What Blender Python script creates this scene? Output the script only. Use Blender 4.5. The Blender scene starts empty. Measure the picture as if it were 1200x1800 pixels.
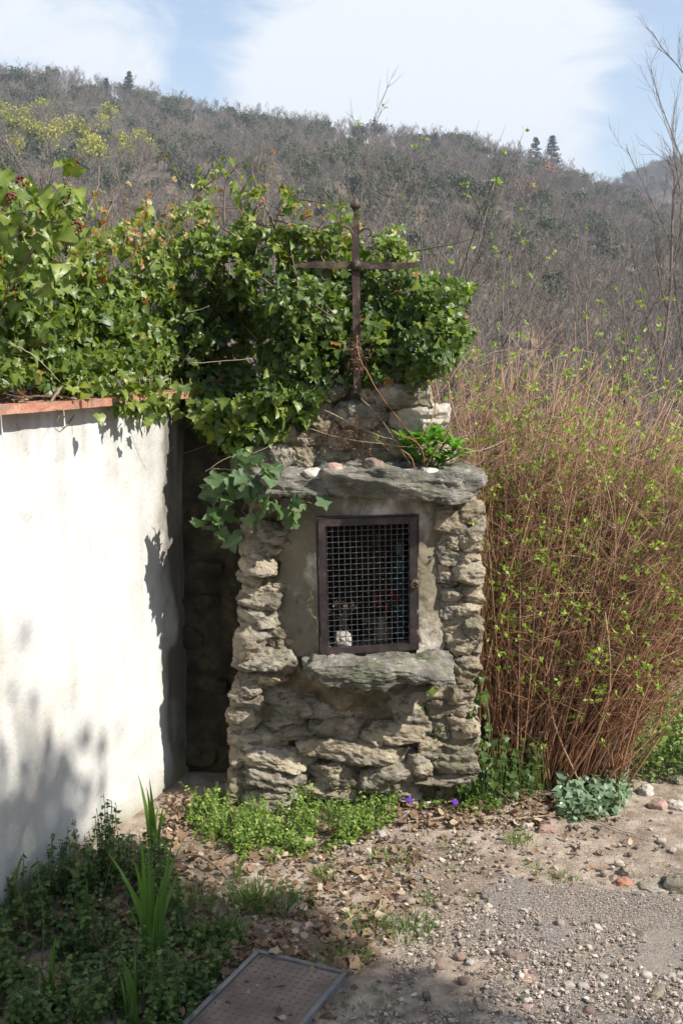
import bpy, math, random
import numpy as np
from mathutils import Vector, Matrix
rng = np.random.default_rng(7)
random.seed(7)
R = math.radians
S = bpy.context.scene
COL = S.collection

# ------------------------------------------------------------------ camera, sky, sun, exposure
H = 1.65; PITCH = R(8.0); F = 2000.0
cam = bpy.data.cameras.new('camera'); camo = bpy.data.objects.new('camera', cam); COL.objects.link(camo)
camo.location = (0, 0, H); camo.rotation_euler = (math.pi/2 - PITCH, 0, 0)
cam.sensor_fit = 'VERTICAL'; cam.sensor_height = 24; cam.lens = 24*F/1800.0
cam.clip_start = 0.05; cam.clip_end = 4000
S.camera = camo
ELEV = R(42.0); PHI = R(26.0)
TOSUN = np.array([math.cos(ELEV)*math.cos(PHI), -math.cos(ELEV)*math.sin(PHI), math.sin(ELEV)])
sun = bpy.data.lights.new('sun', 'SUN'); suno = bpy.data.objects.new('sun', sun); COL.objects.link(suno)
sun.energy = 5.0; sun.angle = R(0.53); sun.color = (1.0, 0.95, 0.87)
suno.location = (20, -4, 20)
suno.rotation_euler = Vector(TOSUN).to_track_quat('Z', 'Y').to_euler()
W = bpy.data.worlds.new('World'); S.world = W; W.use_nodes = True
nt = W.node_tree; nt.nodes.clear(); N = nt.nodes.new; LK = nt.links.new
out = N('ShaderNodeOutputWorld'); sky = N('ShaderNodeTexSky'); sky.sky_type = 'NISHITA'; sky.sun_disc = False
sky.sun_elevation = ELEV; sky.sun_rotation = math.pi/2 + PHI; sky.air_density = 1.1; sky.dust_density = 0.6
bg = N('ShaderNodeBackground'); bg.inputs[1].default_value = 0.105
LK(sky.outputs[0], bg.inputs[0])
bgc = N('ShaderNodeBackground'); bgc.inputs[0].default_value = (0.93, 0.97, 1.0, 1); bgc.inputs[1].default_value = 0.62
mix = N('ShaderNodeMixShader'); LK(bg.outputs[0], mix.inputs[1]); LK(bgc.outputs[0], mix.inputs[2]); LK(mix.outputs[0], out.inputs[0])
tc = N('ShaderNodeTexCoord')
mp = N('ShaderNodeMapping'); mp.inputs['Scale'].default_value = (1, 1, 2.0); LK(tc.outputs['Generated'], mp.inputs[0])
nz = N('ShaderNodeTexNoise'); nz.inputs['Scale'].default_value = 3.1; nz.inputs['Detail'].default_value = 9; nz.inputs['Roughness'].default_value = 0.52
nz.inputs['Distortion'].default_value = 0.25
LK(mp.outputs[0], nz.inputs[0])
def pxdir(px, py):
    c, s = math.cos(PITCH), math.sin(PITCH)
    xx = px-600; yy = -(py-900)
    v = np.array([xx, F*c + yy*s, -F*s + yy*c]); return v/np.linalg.norm(v)
nz2 = N('ShaderNodeTexNoise'); nz2.inputs['Scale'].default_value = 11; nz2.inputs['Detail'].default_value = 10; nz2.inputs['Roughness'].default_value = .6; nz2.inputs['Distortion'].default_value = 1.3; LK(mp.outputs[0], nz2.inputs[0])
m_ = N('ShaderNodeMath'); m_.operation = 'MULTIPLY_ADD'; LK(nz2.outputs[0], m_.inputs[0]); m_.inputs[1].default_value = .9; LK(nz.outputs[0], m_.inputs[2])
m2_ = N('ShaderNodeMath'); m2_.operation = 'SUBTRACT'; LK(m_.outputs[0], m2_.inputs[0]); m2_.inputs[1].default_value = .45
acc = m2_.outputs[0]
# cumulus banks: direction, angular radius, weight
for (px, py, rad, w) in [(40, 60, .11, .46), (210, 110, .05, .26), (600, 50, .10, .28), (780, 90, .14, .44), (900, 190, .11, .32), (470, 190, .06, .34),
                         (345, 70, .07, -.14), (350, 160, .07, -.08), (1090, 240, .09, -.10), (1160, 90, .06, -.05), (600, 170, .06, .10), (1060, 20, .08, .12), (1000, 300, .05, .10)]:
    d = pxdir(px, py)
    vm = N('ShaderNodeVectorMath'); vm.operation = 'DISTANCE'; LK(tc.outputs['Generated'], vm.inputs[0]); vm.inputs[1].default_value = tuple(d)
    mr = N('ShaderNodeMapRange'); mr.interpolation_type = 'SMOOTHSTEP'
    mr.inputs[1].default_value = 0; mr.inputs[2].default_value = rad*1.5; mr.inputs[3].default_value = w; mr.inputs[4].default_value = 0
    LK(vm.outputs['Value'], mr.inputs[0])
    ad = N('ShaderNodeMath'); ad.operation = 'ADD'; LK(acc, ad.inputs[0]); LK(mr.outputs[0], ad.inputs[1]); acc = ad.outputs[0]
rp = N('ShaderNodeMapRange'); rp.interpolation_type = 'SMOOTHSTEP'
rp.inputs[1].default_value = 0.52; rp.inputs[2].default_value = 1.02; rp.inputs[3].default_value = 0.10; rp.inputs[4].default_value = 0.98
LK(acc, rp.inputs[0]); LK(rp.outputs[0], mix.inputs[0])
S.view_settings.view_transform = 'Standard'; S.view_settings.look = 'None'; S.view_settings.gamma = 1
S.view_settings.exposure = 0.80; S.view_settings.use_curve_mapping = False
S.render.film_transparent = False
S.cycles.max_bounces = 7; S.cycles.diffuse_bounces = 2; S.cycles.glossy_bounces = 2; S.cycles.transmission_bounces = 3; S.cycles.volume_bounces = 0
S.cycles.use_adaptive_sampling = True; S.cycles.adaptive_threshold = 0.02

# ------------------------------------------------------------------ numeric helpers
def P(px, py, Y):
    """point on the picture ray at world depth Y"""
    d = pxdir(px, py); t = Y/d[1]
    return np.array([d[0]*t, Y, H + d[2]*t])
def G(px, py):
    """point on the ground under a picture ray"""
    d = pxdir(px, py); t = H/-d[2]; p = d*t + np.array([0, 0, H])
    for _ in range(4):
        z = gz(p[0], p[1]); t = (H - z)/-d[2]; p = d*t + np.array([0, 0, H])
    return p
def GV(q):
    q = np.asarray(q, float); c, s = math.cos(PITCH), math.sin(PITCH); xx_ = q[:, 0]-600; yy = 900-q[:, 1]
    d = np.stack([xx_, F*c+yy*s, -F*s+yy*c], -1); p = d*(H/-d[:, 2:]); p[:, 2] += H
    for _ in range(4):
        z = gz(p[:, 0], p[:, 1]); p = d*((H-z)/-d[:, 2])[:, None]; p[:, 2] += H
    return p
def sstep(a, b, x):
    t = np.clip((x-a)/(b-a), 0, 1); return t*t*(3-2*t)
def _hash(i, j, k, s):
    h = (i*374761393 + j*668265263 + k*2147483647 + s*1274126177) & 0xffffffff
    h = ((h ^ (h >> 13))*1274126177) & 0xffffffff
    h = ((h ^ (h >> 16))*2246822519) & 0xffffffff
    return ((h ^ (h >> 15)) & 0xffffff)/float(0xffffff)
def vnoise(p, s=0):
    p = np.asarray(p, float); f = np.floor(p); t = p-f; t = t*t*(3-2*t); i = f.astype(np.int64)
    r = 0
    for a in (0, 1):
        for b in (0, 1):
            for c in (0, 1):
                w = (t[..., 0] if a else 1-t[..., 0])*(t[..., 1] if b else 1-t[..., 1])*(t[..., 2] if c else 1-t[..., 2])
                r = r + w*_hash(i[..., 0]+a, i[..., 1]+b, i[..., 2]+c, s)
    return r*2-1
def fbm(p, o=4, s=0, g=.5):
    a = 1; r = 0; q = np.asarray(p, float); n = 0
    for k in range(o):
        r = r + a*vnoise(q, s+k*17); n += a; a *= g; q = q*2.03
    return r/n
def unit(v):
    v = np.asarray(v, float); return v/np.maximum(np.linalg.norm(v, axis=-1, keepdims=True), 1e-9)

class MB:
    """collects triangles, then links them as one mesh object"""
    def __init__(s): s.v = []; s.f = []; s.t = []; s.m = []; s.n = 0
    def add(s, v, f, tint=0.5, mi=0):
        v = np.asarray(v, float).reshape(-1, 3); f = np.asarray(f, np.int64).reshape(-1, 3)
        s.v.append(v); s.f.append(f+s.n); s.n += len(v)
        s.t.append(np.broadcast_to(np.asarray(tint, float), (len(v),)).copy())
        s.m.append(np.full(len(f), mi, np.int32)); return s
    def mesh(s, name, mats, smooth=True):
        me = bpy.data.meshes.new(name)
        v = np.concatenate(s.v); f = np.concatenate(s.f); t = np.concatenate(s.t); m = np.concatenate(s.m)
        me.vertices.add(len(v)); me.vertices.foreach_set('co', v.astype(np.float32).ravel())
        me.loops.add(len(f)*3); me.loops.foreach_set('vertex_index', f.astype(np.int32).ravel())
        me.polygons.add(len(f)); me.polygons.foreach_set('loop_start', np.arange(0, len(f)*3, 3, dtype=np.int32))
        me.polygons.foreach_set('loop_total', np.full(len(f), 3, np.int32))
        for mm in (mats if isinstance(mats, (list, tuple)) else [mats]): me.materials.append(mm)
        me.polygons.foreach_set('material_index', m)
        me.polygons.foreach_set('use_smooth', np.full(len(f), smooth, bool))
        a = me.attributes.new('tint', 'FLOAT', 'POINT'); a.data.foreach_set('value', t.astype(np.float32))
        me.update(); me.validate(); return me
    def obj(s, name, mats, parent=None, smooth=True, **props):
        return link(name, s.mesh(name, mats, smooth), parent, **props)
def link(name, me, parent=None, loc=None, **props):
    o = bpy.data.objects.new(name, me); COL.objects.link(o)
    if parent is not None: o.parent = parent
    if loc is not None: o.location = tuple(loc)
    for k, v in props.items(): o[k] = v
    return o
def thing(name, label, cat, loc=(0, 0, 0), group=None, rz=0):
    o = bpy.data.objects.new(name, None); COL.objects.link(o); o.location = tuple(loc); o.rotation_euler = (0, 0, rz)
    o.empty_display_size = .05
    o['label'] = label; o['category'] = cat
    if group: o['group'] = group
    return o
def tag(o, label, cat, group=None):
    o['label'] = label; o['category'] = cat
    if group: o['group'] = group
    return o

def tubes(Pt, Rd, sides=4):
    """Pt (N,K,3), Rd (N,K) -> verts, tris for N tubes"""
    Pt = np.asarray(Pt, float); Rd = np.asarray(Rd, float)
    if Pt.ndim == 2: Pt = Pt[None]; Rd = Rd[None]
    n, k, _ = Pt.shape
    T = unit(np.gradient(Pt, axis=1))
    ref = np.where(np.abs(T[..., 2:3]) < .9, np.array([0, 0, 1.]), np.array([1., 0, 0]))
    ref = np.broadcast_to(ref[:, :1], T.shape)
    A = unit(np.cross(T, ref)); B = np.cross(T, A)
    ang = np.arange(sides)/sides*2*math.pi
    V = Pt[:, :, None] + Rd[:, :, None, None]*(A[:, :, None]*np.cos(ang)[None, None, :, None] + B[:, :, None]*np.sin(ang)[None, None, :, None])
    idx = np.arange(n*k*sides).reshape(n, k, sides)
    a = idx[:, :-1]; b = idx[:, 1:]; a2 = np.roll(a, -1, 2); b2 = np.roll(b, -1, 2)
    f = np.concatenate([np.stack([a, a2, b2], -1).reshape(-1, 3), np.stack([a, b2, b], -1).reshape(-1, 3)])
    caps = []
    for e, rv in ((0, 1), (k-1, 0)):
        for j in range(1, sides-1):
            c = np.stack([idx[:, e, 0], idx[:, e, j+1], idx[:, e, j]] if rv else [idx[:, e, 0], idx[:, e, j], idx[:, e, j+1]], -1); caps.append(c)
    return V.reshape(-1, 3), np.concatenate([f]+caps)
def curve(pts, n=10):
    """smooth path through a few points"""
    pts = np.asarray(pts, float); m = len(pts); t = np.linspace(0, m-1, n); i = np.minimum(t.astype(int), m-2); u = (t-i)[:, None]
    q = np.concatenate([[2*pts[0]-pts[1]], pts, [2*pts[-1]-pts[-2]]])
    p0, p1, p2, p3 = q[i], q[i+1], q[i+2], q[i+3]
    return .5*((2*p1)+(-p0+p2)*u+(2*p0-5*p1+4*p2-p3)*u**2+(-p0+3*p1-3*p2+p3)*u**3)
def place(tv, tf, pos, mats3, sc):
    """copies of a template: pos (N,3), mats3 (N,3,3) columns = axes, sc (N,) or (N,3)"""
    sc = np.asarray(sc, float); sc = sc[:, None] if sc.ndim == 1 else sc
    V = np.einsum('nij,nvj->nvi', mats3, tv[None]*sc[:, None, :]) + pos[:, None]
    n, v = len(pos), len(tv)
    f = (tf[None] + (np.arange(n)*v)[:, None, None]).reshape(-1, 3)
    return V.reshape(-1, 3), f
def basis(nrm, tip):
    """columns x, y(tip), z(normal)"""
    z = unit(nrm); y = tip - z*(tip*z).sum(-1, keepdims=True); y = unit(y); x = np.cross(y, z)
    return np.stack([x, y, z], -1)
def randrot(n):
    q = unit(rng.normal(size=(n, 4))); w, x, y, z = q.T
    return np.stack([np.stack([1-2*(y*y+z*z), 2*(x*y-z*w), 2*(x*z+y*w)], -1), np.stack([2*(x*y+z*w), 1-2*(x*x+z*z), 2*(y*z-x*w)], -1), np.stack([2*(x*z-y*w), 2*(y*z+x*w), 1-2*(x*x+y*y)], -1)], 1)
def rep(t, n): return np.repeat(np.asarray(t), n)
def box(mb, lo, hi, tint=.5, mi=0, M=None, bev=0):
    lo = np.asarray(lo, float); hi = np.asarray(hi, float)
    if bev <= 0:
        v = np.array([[x, y, z] for x in (lo[0], hi[0]) for y in (lo[1], hi[1]) for z in (lo[2], hi[2])])
        q = [(0, 1, 3, 2), (4, 6, 7, 5), (0, 4, 5, 1), (2, 3, 7, 6), (0, 2, 6, 4), (1, 5, 7, 3)]
        f = [t for a, b, c, d in q for t in ((a, b, c), (a, c, d))]
    else:
        v, f = rockmesh(3); s = (hi-lo)/2; c = (hi+lo)/2
        v = np.sign(v)*np.where(np.abs(v) > .5, s-(1-np.abs(v))*0-np.where(np.sum(np.abs(v) > .99, 1, keepdims=True) > 1, bev*.3, 0), (s-bev)*np.abs(v)/.3334) + c
    v = np.asarray(v, float)
    if M is not None: v = v @ np.asarray(M)[:3, :3].T + np.asarray(M)[:3, 3]
    mb.add(v, f, tint, mi)
_rc = {}
def rockmesh(n):
    """unit cube surface grid with shared vertices"""
    if n in _rc: return _rc[n]
    d = {}; f = []
    def vid(p):
        k = tuple(np.round(p, 5))
        if k not in d: d[k] = len(d)
        return d[k]
    g = np.linspace(-1, 1, n+1)
    for ax in range(3):
        for sg in (-1, 1):
            for i in range(n):
                for j in range(n):
                    c = []
                    for (a, b) in ((i, j), (i+1, j), (i+1, j+1), (i, j+1)):
                        p = [0, 0, 0]; p[ax] = sg; p[(ax+1) % 3] = g[a]; p[(ax+2) % 3] = g[b]; c.append(vid(p))
                    if sg < 0: c = c[::-1]
                    f += [(c[0], c[1], c[2]), (c[0], c[2], c[3])]
    _rc[n] = (np.array(list(d.keys()), float), np.array(f)); return _rc[n]
def stone(c, size, seed, n=10, amp=.10, rnd=.45, strata=.5, skew=.16, cuts=10, keep=1.12):
    """one rough block; c centre, size full extents"""
    v, f = rockmesh(n); r2 = np.random.default_rng(seed)
    sp = v/np.linalg.norm(v, axis=1, keepdims=True)
    # squarish rounding
    q = v*(1-rnd) + sp*rnd*1.22
    # random corners
    off = r2.normal(size=(2, 2, 2, 3))*skew
    t = (v+1)/2; o = 0
    for a in (0, 1):
        for b in (0, 1):
            for cc in (0, 1):
                w = (t[:, 0] if a else 1-t[:, 0])*(t[:, 1] if b else 1-t[:, 1])*(t[:, 2] if cc else 1-t[:, 2])
                o = o + w[:, None]*off[a, b, cc]
    q = q+o
    if n >= 12:
        for _ in range(cuts):
            nn_ = unit(r2.normal(size=3)); dd_ = r2.uniform(.80, 1.12)*np.abs(nn_).max()**.3*(.62+.42*np.abs(nn_).sum()/1.2)*.82*keep
            ex = np.clip(q@nn_-dd_, 0, None); q = q-ex[:, None]*nn_*.92
    size = np.asarray(size, float); p = q*size/2; m = size.min()
    ws = p/m
    nn = fbm(ws*np.array([1.3, 1.3, 1.9])+seed*3.1, 4, seed, .6) + .35*(1-2*np.abs(fbm(p*np.array([22, 22, 34])+seed, 4, 7, .62)))
    st = vnoise(np.stack([ws[:, 0]*.7+fbm(ws+9, 2, 5)*.5, ws[:, 1]*.9, ws[:, 2]*5.2+ws[:, 0]*.6], -1)+seed, 3)
    st = np.clip(st*2.2, -1, 1)
    p = p + unit(q)*(m*amp*(nn*1.05+st*strata*.45))[:, None]
    if n >= 12:
        fine = 1-2.2*np.abs(fbm(p*np.array([38, 38, 60])+seed*1.7, 4, 40+seed % 7, .6)); p = p + unit(q)*(.0055*fine)[:, None]
    return p+np.asarray(c), f

# ------------------------------------------------------------------ materials
def mk(name, ramp, scale=4, detail=6, rough=.85, bump=0, bscale=40, tint=0, nmix=1.0, stretch=(1, 1, 1), trans=0, tcol=None, spec=.4, metal=0, dist=0, coord='Object', bdist=.01, second=None, blotch=None, layer=None):
    m = bpy.data.materials.new(name); m.use_nodes = True; t = m.node_tree; t.nodes.clear(); n = t.nodes.new; l = t.links.new
    o = n('ShaderNodeOutputMaterial'); b = n('ShaderNodeBsdfPrincipled')
    b.inputs['Roughness'].default_value = rough; b.inputs['Metallic'].default_value = metal; b.inputs['Specular IOR Level'].default_value = spec
    tc = n('ShaderNodeTexCoord'); mp = n('ShaderNodeMapping'); mp.inputs['Scale'].default_value = stretch
    l(tc.outputs[coord], mp.inputs[0])
    nz = n('ShaderNodeTexNoise'); nz.inputs['Scale'].default_value = scale; nz.inputs['Detail'].default_value = detail; nz.inputs['Distortion'].default_value = dist
    nz.inputs['Roughness'].default_value = .62
    l(mp.outputs[0], nz.inputs[0])
    mr = n('ShaderNodeMapRange'); mr.inputs[1].default_value = .28; mr.inputs[2].default_value = .72; l(nz.outputs[0], mr.inputs[0])
    fac = mr.outputs[0]
    if tint:
        at = n('ShaderNodeAttribute'); at.attribute_name = 'tint'
        mx = n('ShaderNodeMix'); mx.data_type = 'FLOAT'; mx.inputs[0].default_value = tint
        l(fac, mx.inputs[2]); l(at.outputs['Fac'], mx.inputs[3]); fac = mx.outputs[0]
    cr = n('ShaderNodeValToRGB'); e = cr.color_ramp.elements
    while len(e) > 1: e.remove(e[-1])
    e[0].position = ramp[0][0]; e[0].color = (*ramp[0][1], 1)
    for (p_, c_) in ramp[1:]:
        k = e.new(p_); k.color = (*c_, 1)
    l(fac, cr.inputs[0]); colr = cr.outputs[0]
    def overlay(spec_, colr):
        # (scale, lo, hi, colour, strength, stretch)
        sc, lo, hi, c_, st, strh = spec_
        m2 = n('ShaderNodeMapping'); m2.inputs['Scale'].default_value = strh; m2.inputs['Location'].default_value = (3.1, 7.7, 1.3); l(tc.outputs[coord], m2.inputs[0])
        z = n('ShaderNodeTexNoise'); z.inputs['Scale'].default_value = sc; z.inputs['Detail'].default_value = 7; z.inputs['Roughness'].default_value = .65; l(m2.outputs[0], z.inputs[0])
        r_ = n('ShaderNodeMapRange'); r_.inputs[1].default_value = lo; r_.inputs[2].default_value = hi; r_.inputs[4].default_value = st; l(z.outputs[0], r_.inputs[0])
        x = n('ShaderNodeMix'); x.data_type = 'RGBA'; l(r_.outputs[0], x.inputs[0]); l(colr, x.inputs[6]); x.inputs[7].default_value = (*c_, 1)
        return x.outputs[2]
    for ov in (blotch, second):
        if ov: colr = overlay(ov, colr)
    l(colr, b.inputs['Base Color'])
    if bump:
        bz = n('ShaderNodeTexNoise'); bz.inputs['Scale'].default_value = bscale; bz.inputs['Detail'].default_value = 8; bz.inputs['Roughness'].default_value = .7
        l(mp.outputs[0], bz.inputs[0])
        h = bz.outputs[0]
        if layer:
            w = n('ShaderNodeTexNoise'); w.inputs['Scale'].default_value = layer[0]; w.inputs['Detail'].default_value = 5; w.inputs['Distortion'].default_value = .6
            m3 = n('ShaderNodeMapping'); m3.inputs['Scale'].default_value = layer[1]; m3.inputs['Rotation'].default_value = (0, .12, 0); l(tc.outputs[coord], m3.inputs[0]); l(m3.outputs[0], w.inputs[0])
            ad = n('ShaderNodeMath'); ad.operation = 'MULTIPLY_ADD'; l(w.outputs[0], ad.inputs[0]); ad.inputs[1].default_value = layer[2]; l(h, ad.inputs[2]); h = ad.outputs[0]
        bp = n('ShaderNodeBump'); bp.inputs['Strength'].default_value = bump; bp.inputs['Distance'].default_value = bdist
        l(h, bp.inputs['Height']); l(bp.outputs[0], b.inputs['Normal'])
    if trans:
        tr = n('ShaderNodeBsdfTranslucent'); ms = n('ShaderNodeMixShader'); ms.inputs[0].default_value = trans
        g = n('ShaderNodeMix'); g.data_type = 'RGBA'; g.blend_type = 'MULTIPLY'; g.inputs[0].default_value = 1; l(colr, g.inputs[6]); g.inputs[7].default_value = (*(tcol or (2, 2, .8)), 1)
        l(g.outputs[2], tr.inputs[0]); l(b.outputs[0], ms.inputs[1]); l(tr.outputs[0], ms.inputs[2]); l(ms.outputs[0], o.inputs[0])
    else: l(b.outputs[0], o.inputs[0])
    return m
STN = dict(rough=.9, bump=1, bscale=80, bdist=.014, layer=(14, (1, 1, 4), .8), spec=.25)
M_grey = mk('grey schist', [(0, (.09, .076, .055)), (.4, (.28, .245, .185)), (.75, (.46, .41, .33)), (1, (.62, .57, .48))], 11, tint=.25, second=(24, .53, .62, (.075, .07, .05), .75, (1, 1, 1.6)), blotch=(5, .5, .64, (.15, .15, .08), .6, (1, 1, 1)), **STN)
M_ochre = mk('ochre stone', [(0, (.12, .095, .06)), (.4, (.32, .265, .18)), (.75, (.50, .43, .31)), (1, (.64, .58, .46))], 9, tint=.25, blotch=(6, .5, .62, (.27, .25, .22), .7, (1, 1, 2)), second=(20, .53, .62, (.09, .075, .045), .75, (1, 1, 1.6)), **STN)
M_slab = mk('lichened slab', [(0, (.055, .05, .04)), (.4, (.15, .138, .115)), (.7, (.26, .24, .20)), (1, (.46, .43, .37))], 14, tint=.1, second=(7, .5, .62, (.10, .12, .05), .55, (1, 1, 1)), blotch=(22, .58, .63, (.40, .38, .33), .75, (1, 1, 1)), rough=.92, bump=1, bscale=60, bdist=.012, layer=(8, (1, 1, 8), 1.4), spec=.25)
M_mortar = mk('earth mortar', [(0, (.11, .085, .05)), (.5, (.28, .225, .145)), (1, (.46, .39, .28))], 12, rough=.95, bump=1, bscale=45, bdist=.02, second=(6, .52, .66, (.1, .11, .045), .6, (1, 1, 1)), layer=(12, (1, 1, 3), .8), spec=.2)
M_plaster = mk('old niche plaster', [(0, (.38, .33, .27)), (.5, (.56, .51, .44)), (1, (.70, .65, .58))], 8, rough=.95, bump=.8, bscale=70, bdist=.006, second=(3.4, .41, .52, (.12, .10, .055), .85, (1, 1, .6)), blotch=(14, .6, .66, (.16, .12, .08), .8, (1, 1, 1)), spec=.2)
M_render = mk('white render', [(0, (.14, .13, .11)), (.22, (.42, .41, .38)), (.5, (.59, .59, .57)), (1, (.68, .68, .665))], 5, tint=.7, rough=.93, bump=.7, bscale=70, bdist=.006, spec=.2, second=(3.5, .52, .72, (.42, .40, .34), .6, (3, 3, .25)), blotch=(1.6, .5, .7, (.50, .46, .38), .6, (1, 1, 1)))
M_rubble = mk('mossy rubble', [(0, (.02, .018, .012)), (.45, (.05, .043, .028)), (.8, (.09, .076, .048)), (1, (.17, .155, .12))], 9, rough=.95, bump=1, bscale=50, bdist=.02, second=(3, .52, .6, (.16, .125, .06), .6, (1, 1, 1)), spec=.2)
M_tile = mk('terracotta', [(0, (.30, .13, .085)), (.6, (.45, .21, .14)), (1, (.58, .36, .27))], 12, rough=.9, bump=.6, bscale=80, second=(9, .5, .62, (.16, .14, .10), .7, (1, 1, 1)))
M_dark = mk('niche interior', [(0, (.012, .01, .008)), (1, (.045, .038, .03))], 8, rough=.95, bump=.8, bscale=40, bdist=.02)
M_iron = mk('rusty wrought iron', [(0, (.03, .022, .018)), (.5, (.075, .055, .043)), (.8, (.14, .10, .072)), (1, (.21, .125, .07))], 30, rough=.62, bump=.7, bscale=90, metal=.45, bdist=.004)
M_steel = mk('dark painted steel', [(0, (.025, .02, .019)), (.55, (.05, .04, .038)), (.8, (.075, .055, .048)), (1, (.17, .08, .045))], 22, rough=.45, bump=.2, bscale=80, metal=.3, bdist=.002)
M_wire = mk('galvanised wire', [(0, (.10, .095, .095)), (1, (.24, .24, .24))], 60, rough=.38, metal=.85)
M_alu = mk('dull aluminium', [(0, (.2, .2, .2)), (1, (.38, .38, .39))], 20, rough=.5, metal=.75, bump=.2, bscale=100, bdist=.002)
M_plate = mk('rusty chequer plate', [(0, (.10, .075, .06)), (.5, (.17, .13, .105)), (1, (.25, .20, .165))], 7, rough=.7, metal=.2, bump=.3, bscale=60, bdist=.002)
M_ivy = mk('ivy leaf', [(0, (.028, .055, .016)), (.4, (.07, .115, .022)), (.72, (.145, .20, .034)), (.9, (.23, .27, .045)), (.97, (.24, .25, .06)), (1, (.28, .10, .03))], 30, tint=.9, rough=.42, trans=.30, tcol=(2.4, 2.5, .9), spec=.45)
M_ivybig = mk('pale veined ivy leaf', [(0, (.035, .075, .028)), (.55, (.08, .14, .05)), (.8, (.15, .22, .09)), (1, (.22, .28, .13))], 45, tint=.5, rough=.36, trans=.25, tcol=(2, 2.2, .8), spec=.5, bump=.3, bscale=60)
M_wood = mk('ivy wood', [(0, (.09, .06, .04)), (.6, (.22, .16, .11)), (1, (.34, .27, .2))], 12, tint=.5, rough=.85, bump=.4, bscale=60, stretch=(1, 1, .4))
M_dry = mk('dry straw stem', [(0, (.22, .15, .09)), (1, (.5, .42, .3))], 20, tint=.6, rough=.8)
M_berry = mk('dark red berries', [(0, (.06, .015, .012)), (1, (.2, .05, .03))], 20, tint=.6, rough=.6)
M_stem = mk('russet shrub stems', [(0, (.105, .046, .024)), (.35, (.32, .155, .078)), (.65, (.37, .215, .13)), (1, (.50, .39, .28))], 14, tint=.8, rough=.7, spec=.3)
M_bud = mk('fresh spring leaves', [(0, (.16, .28, .03)), (.6, (.28, .42, .06)), (1, (.42, .5, .12))], 20, tint=.9, rough=.5, trans=.4, tcol=(1.5, 1.5, .8))
M_bare = mk('bare twigs', [(0, (.10, .08, .065)), (.5, (.20, .165, .145)), (1, (.33, .28, .25))], 9, tint=.85, rough=.85)
M_hbare = mk('hill bare twigs', [(0, (.085, .07, .052)), (.5, (.175, .145, .112)), (1, (.30, .25, .205))], 9, tint=.8, rough=.9)
M_hred = mk('hill russet leaves', [(0, (.22, .09, .05)), (1, (.38, .19, .12))], 9, tint=.8, rough=.9)
M_hgreen = mk('hill evergreen', [(0, (.03, .045, .02)), (.6, (.075, .09, .038)), (1, (.14, .15, .065))], .5, tint=.7, rough=.7, trans=.15)
M_hyel = mk('hill mimosa bloom', [(0, (.09, .12, .035)), (.5, (.30, .30, .05)), (1, (.66, .56, .09))], .4, tint=.6, rough=.8, trans=.2)
M_pine = mk('hill pine', [(0, (.03, .045, .028)), (1, (.07, .10, .055))], .5, tint=.7, rough=.7)
M_hill = mk('hill floor', [(0, (.08, .062, .042)), (.5, (.14, .105, .072)), (1, (.2, .155, .11))], .06, detail=10, rough=1, second=(.03, .5, .62, (.07, .08, .035), .7, (1, 1, 1)))
M_soil = mk('soil and grit', [(0, (.16, .12, .085)), (.35, (.32, .25, .19)), (.65, (.44, .36, .285)), (1, (.56, .49, .40))], 16, detail=12, rough=.98, bump=1, bscale=120, bdist=.01, spec=.2,
            blotch=(260, .55, .66, (.5, .45, .38), .7, (1, 1, 1)), second=(2.6, .47, .62, (.15, .105, .075), .65, (1, 1, 1)), tint=.0)
M_road = mk('worn asphalt', [(0, (.08, .07, .064)), (.45, (.21, .185, .165)), (.75, (.33, .29, .26)), (1, (.54, .48, .42))], 130, detail=6, rough=.9, bump=1, bscale=150, bdist=.008, second=(4, .44, .62, (.31, .255, .20), .85, (1, 1, 1)), spec=.3)
M_gravel = mk('gravel', [(0, (.11, .085, .07)), (.35, (.29, .23, .185)), (.75, (.44, .37, .30)), (1, (.62, .56, .48))], 60, tint=.85, rough=.9, bump=.4, bscale=150, bdist=.003)
M_pale = mk('pale rock', [(0, (.32, .27, .21)), (.6, (.47, .43, .37)), (1, (.6, .56, .5))], 20, tint=.3, rough=.9, bump=.7, bscale=70, bdist=.006)
M_pink = mk('pinkish rock', [(0, (.22, .13, .10)), (.6, (.38, .25, .2)), (1, (.55, .43, .37))], 24, tint=.3, rough=.9, bump=.7, bscale=70, bdist=.006)
M_brown = mk('brown rock', [(0, (.11, .075, .06)), (.6, (.2, .14, .115)), (1, (.33, .26, .22))], 24, tint=.3, rough=.9, bump=.7, bscale=70, bdist=.006)
M_brick = mk('brick fragment', [(0, (.26, .10, .065)), (1, (.42, .22, .15))], 24, rough=.9, bump=.6, bscale=80, bdist=.004)
M_dead = mk('dead leaves', [(0, (.055, .032, .018)), (.4, (.15, .09, .05)), (.75, (.29, .20, .125)), (1, (.50, .41, .30))], 20, tint=.85, rough=.75, trans=.12, tcol=(1.4, 1.1, .7))
M_grass = mk('grass', [(0, (.04, .08, .018)), (.5, (.10, .18, .035)), (.85, (.19, .27, .06)), (1, (.42, .38, .19))], 20, tint=.85, rough=.5, trans=.35, tcol=(1.8, 1.8, .8))
M_iris = mk('iris blades', [(0, (.05, .11, .03)), (.6, (.11, .21, .045)), (1, (.24, .33, .09))], 25, tint=.7, rough=.42, trans=.35, tcol=(1.8, 1.8, .7), stretch=(1, 1, .2))
M_weed = mk('weed leaves', [(0, (.09, .15, .03)), (.5, (.20, .30, .06)), (1, (.36, .46, .12))], 20, tint=.9, rough=.5, trans=.35, tcol=(1.7, 1.7, .8))
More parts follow.
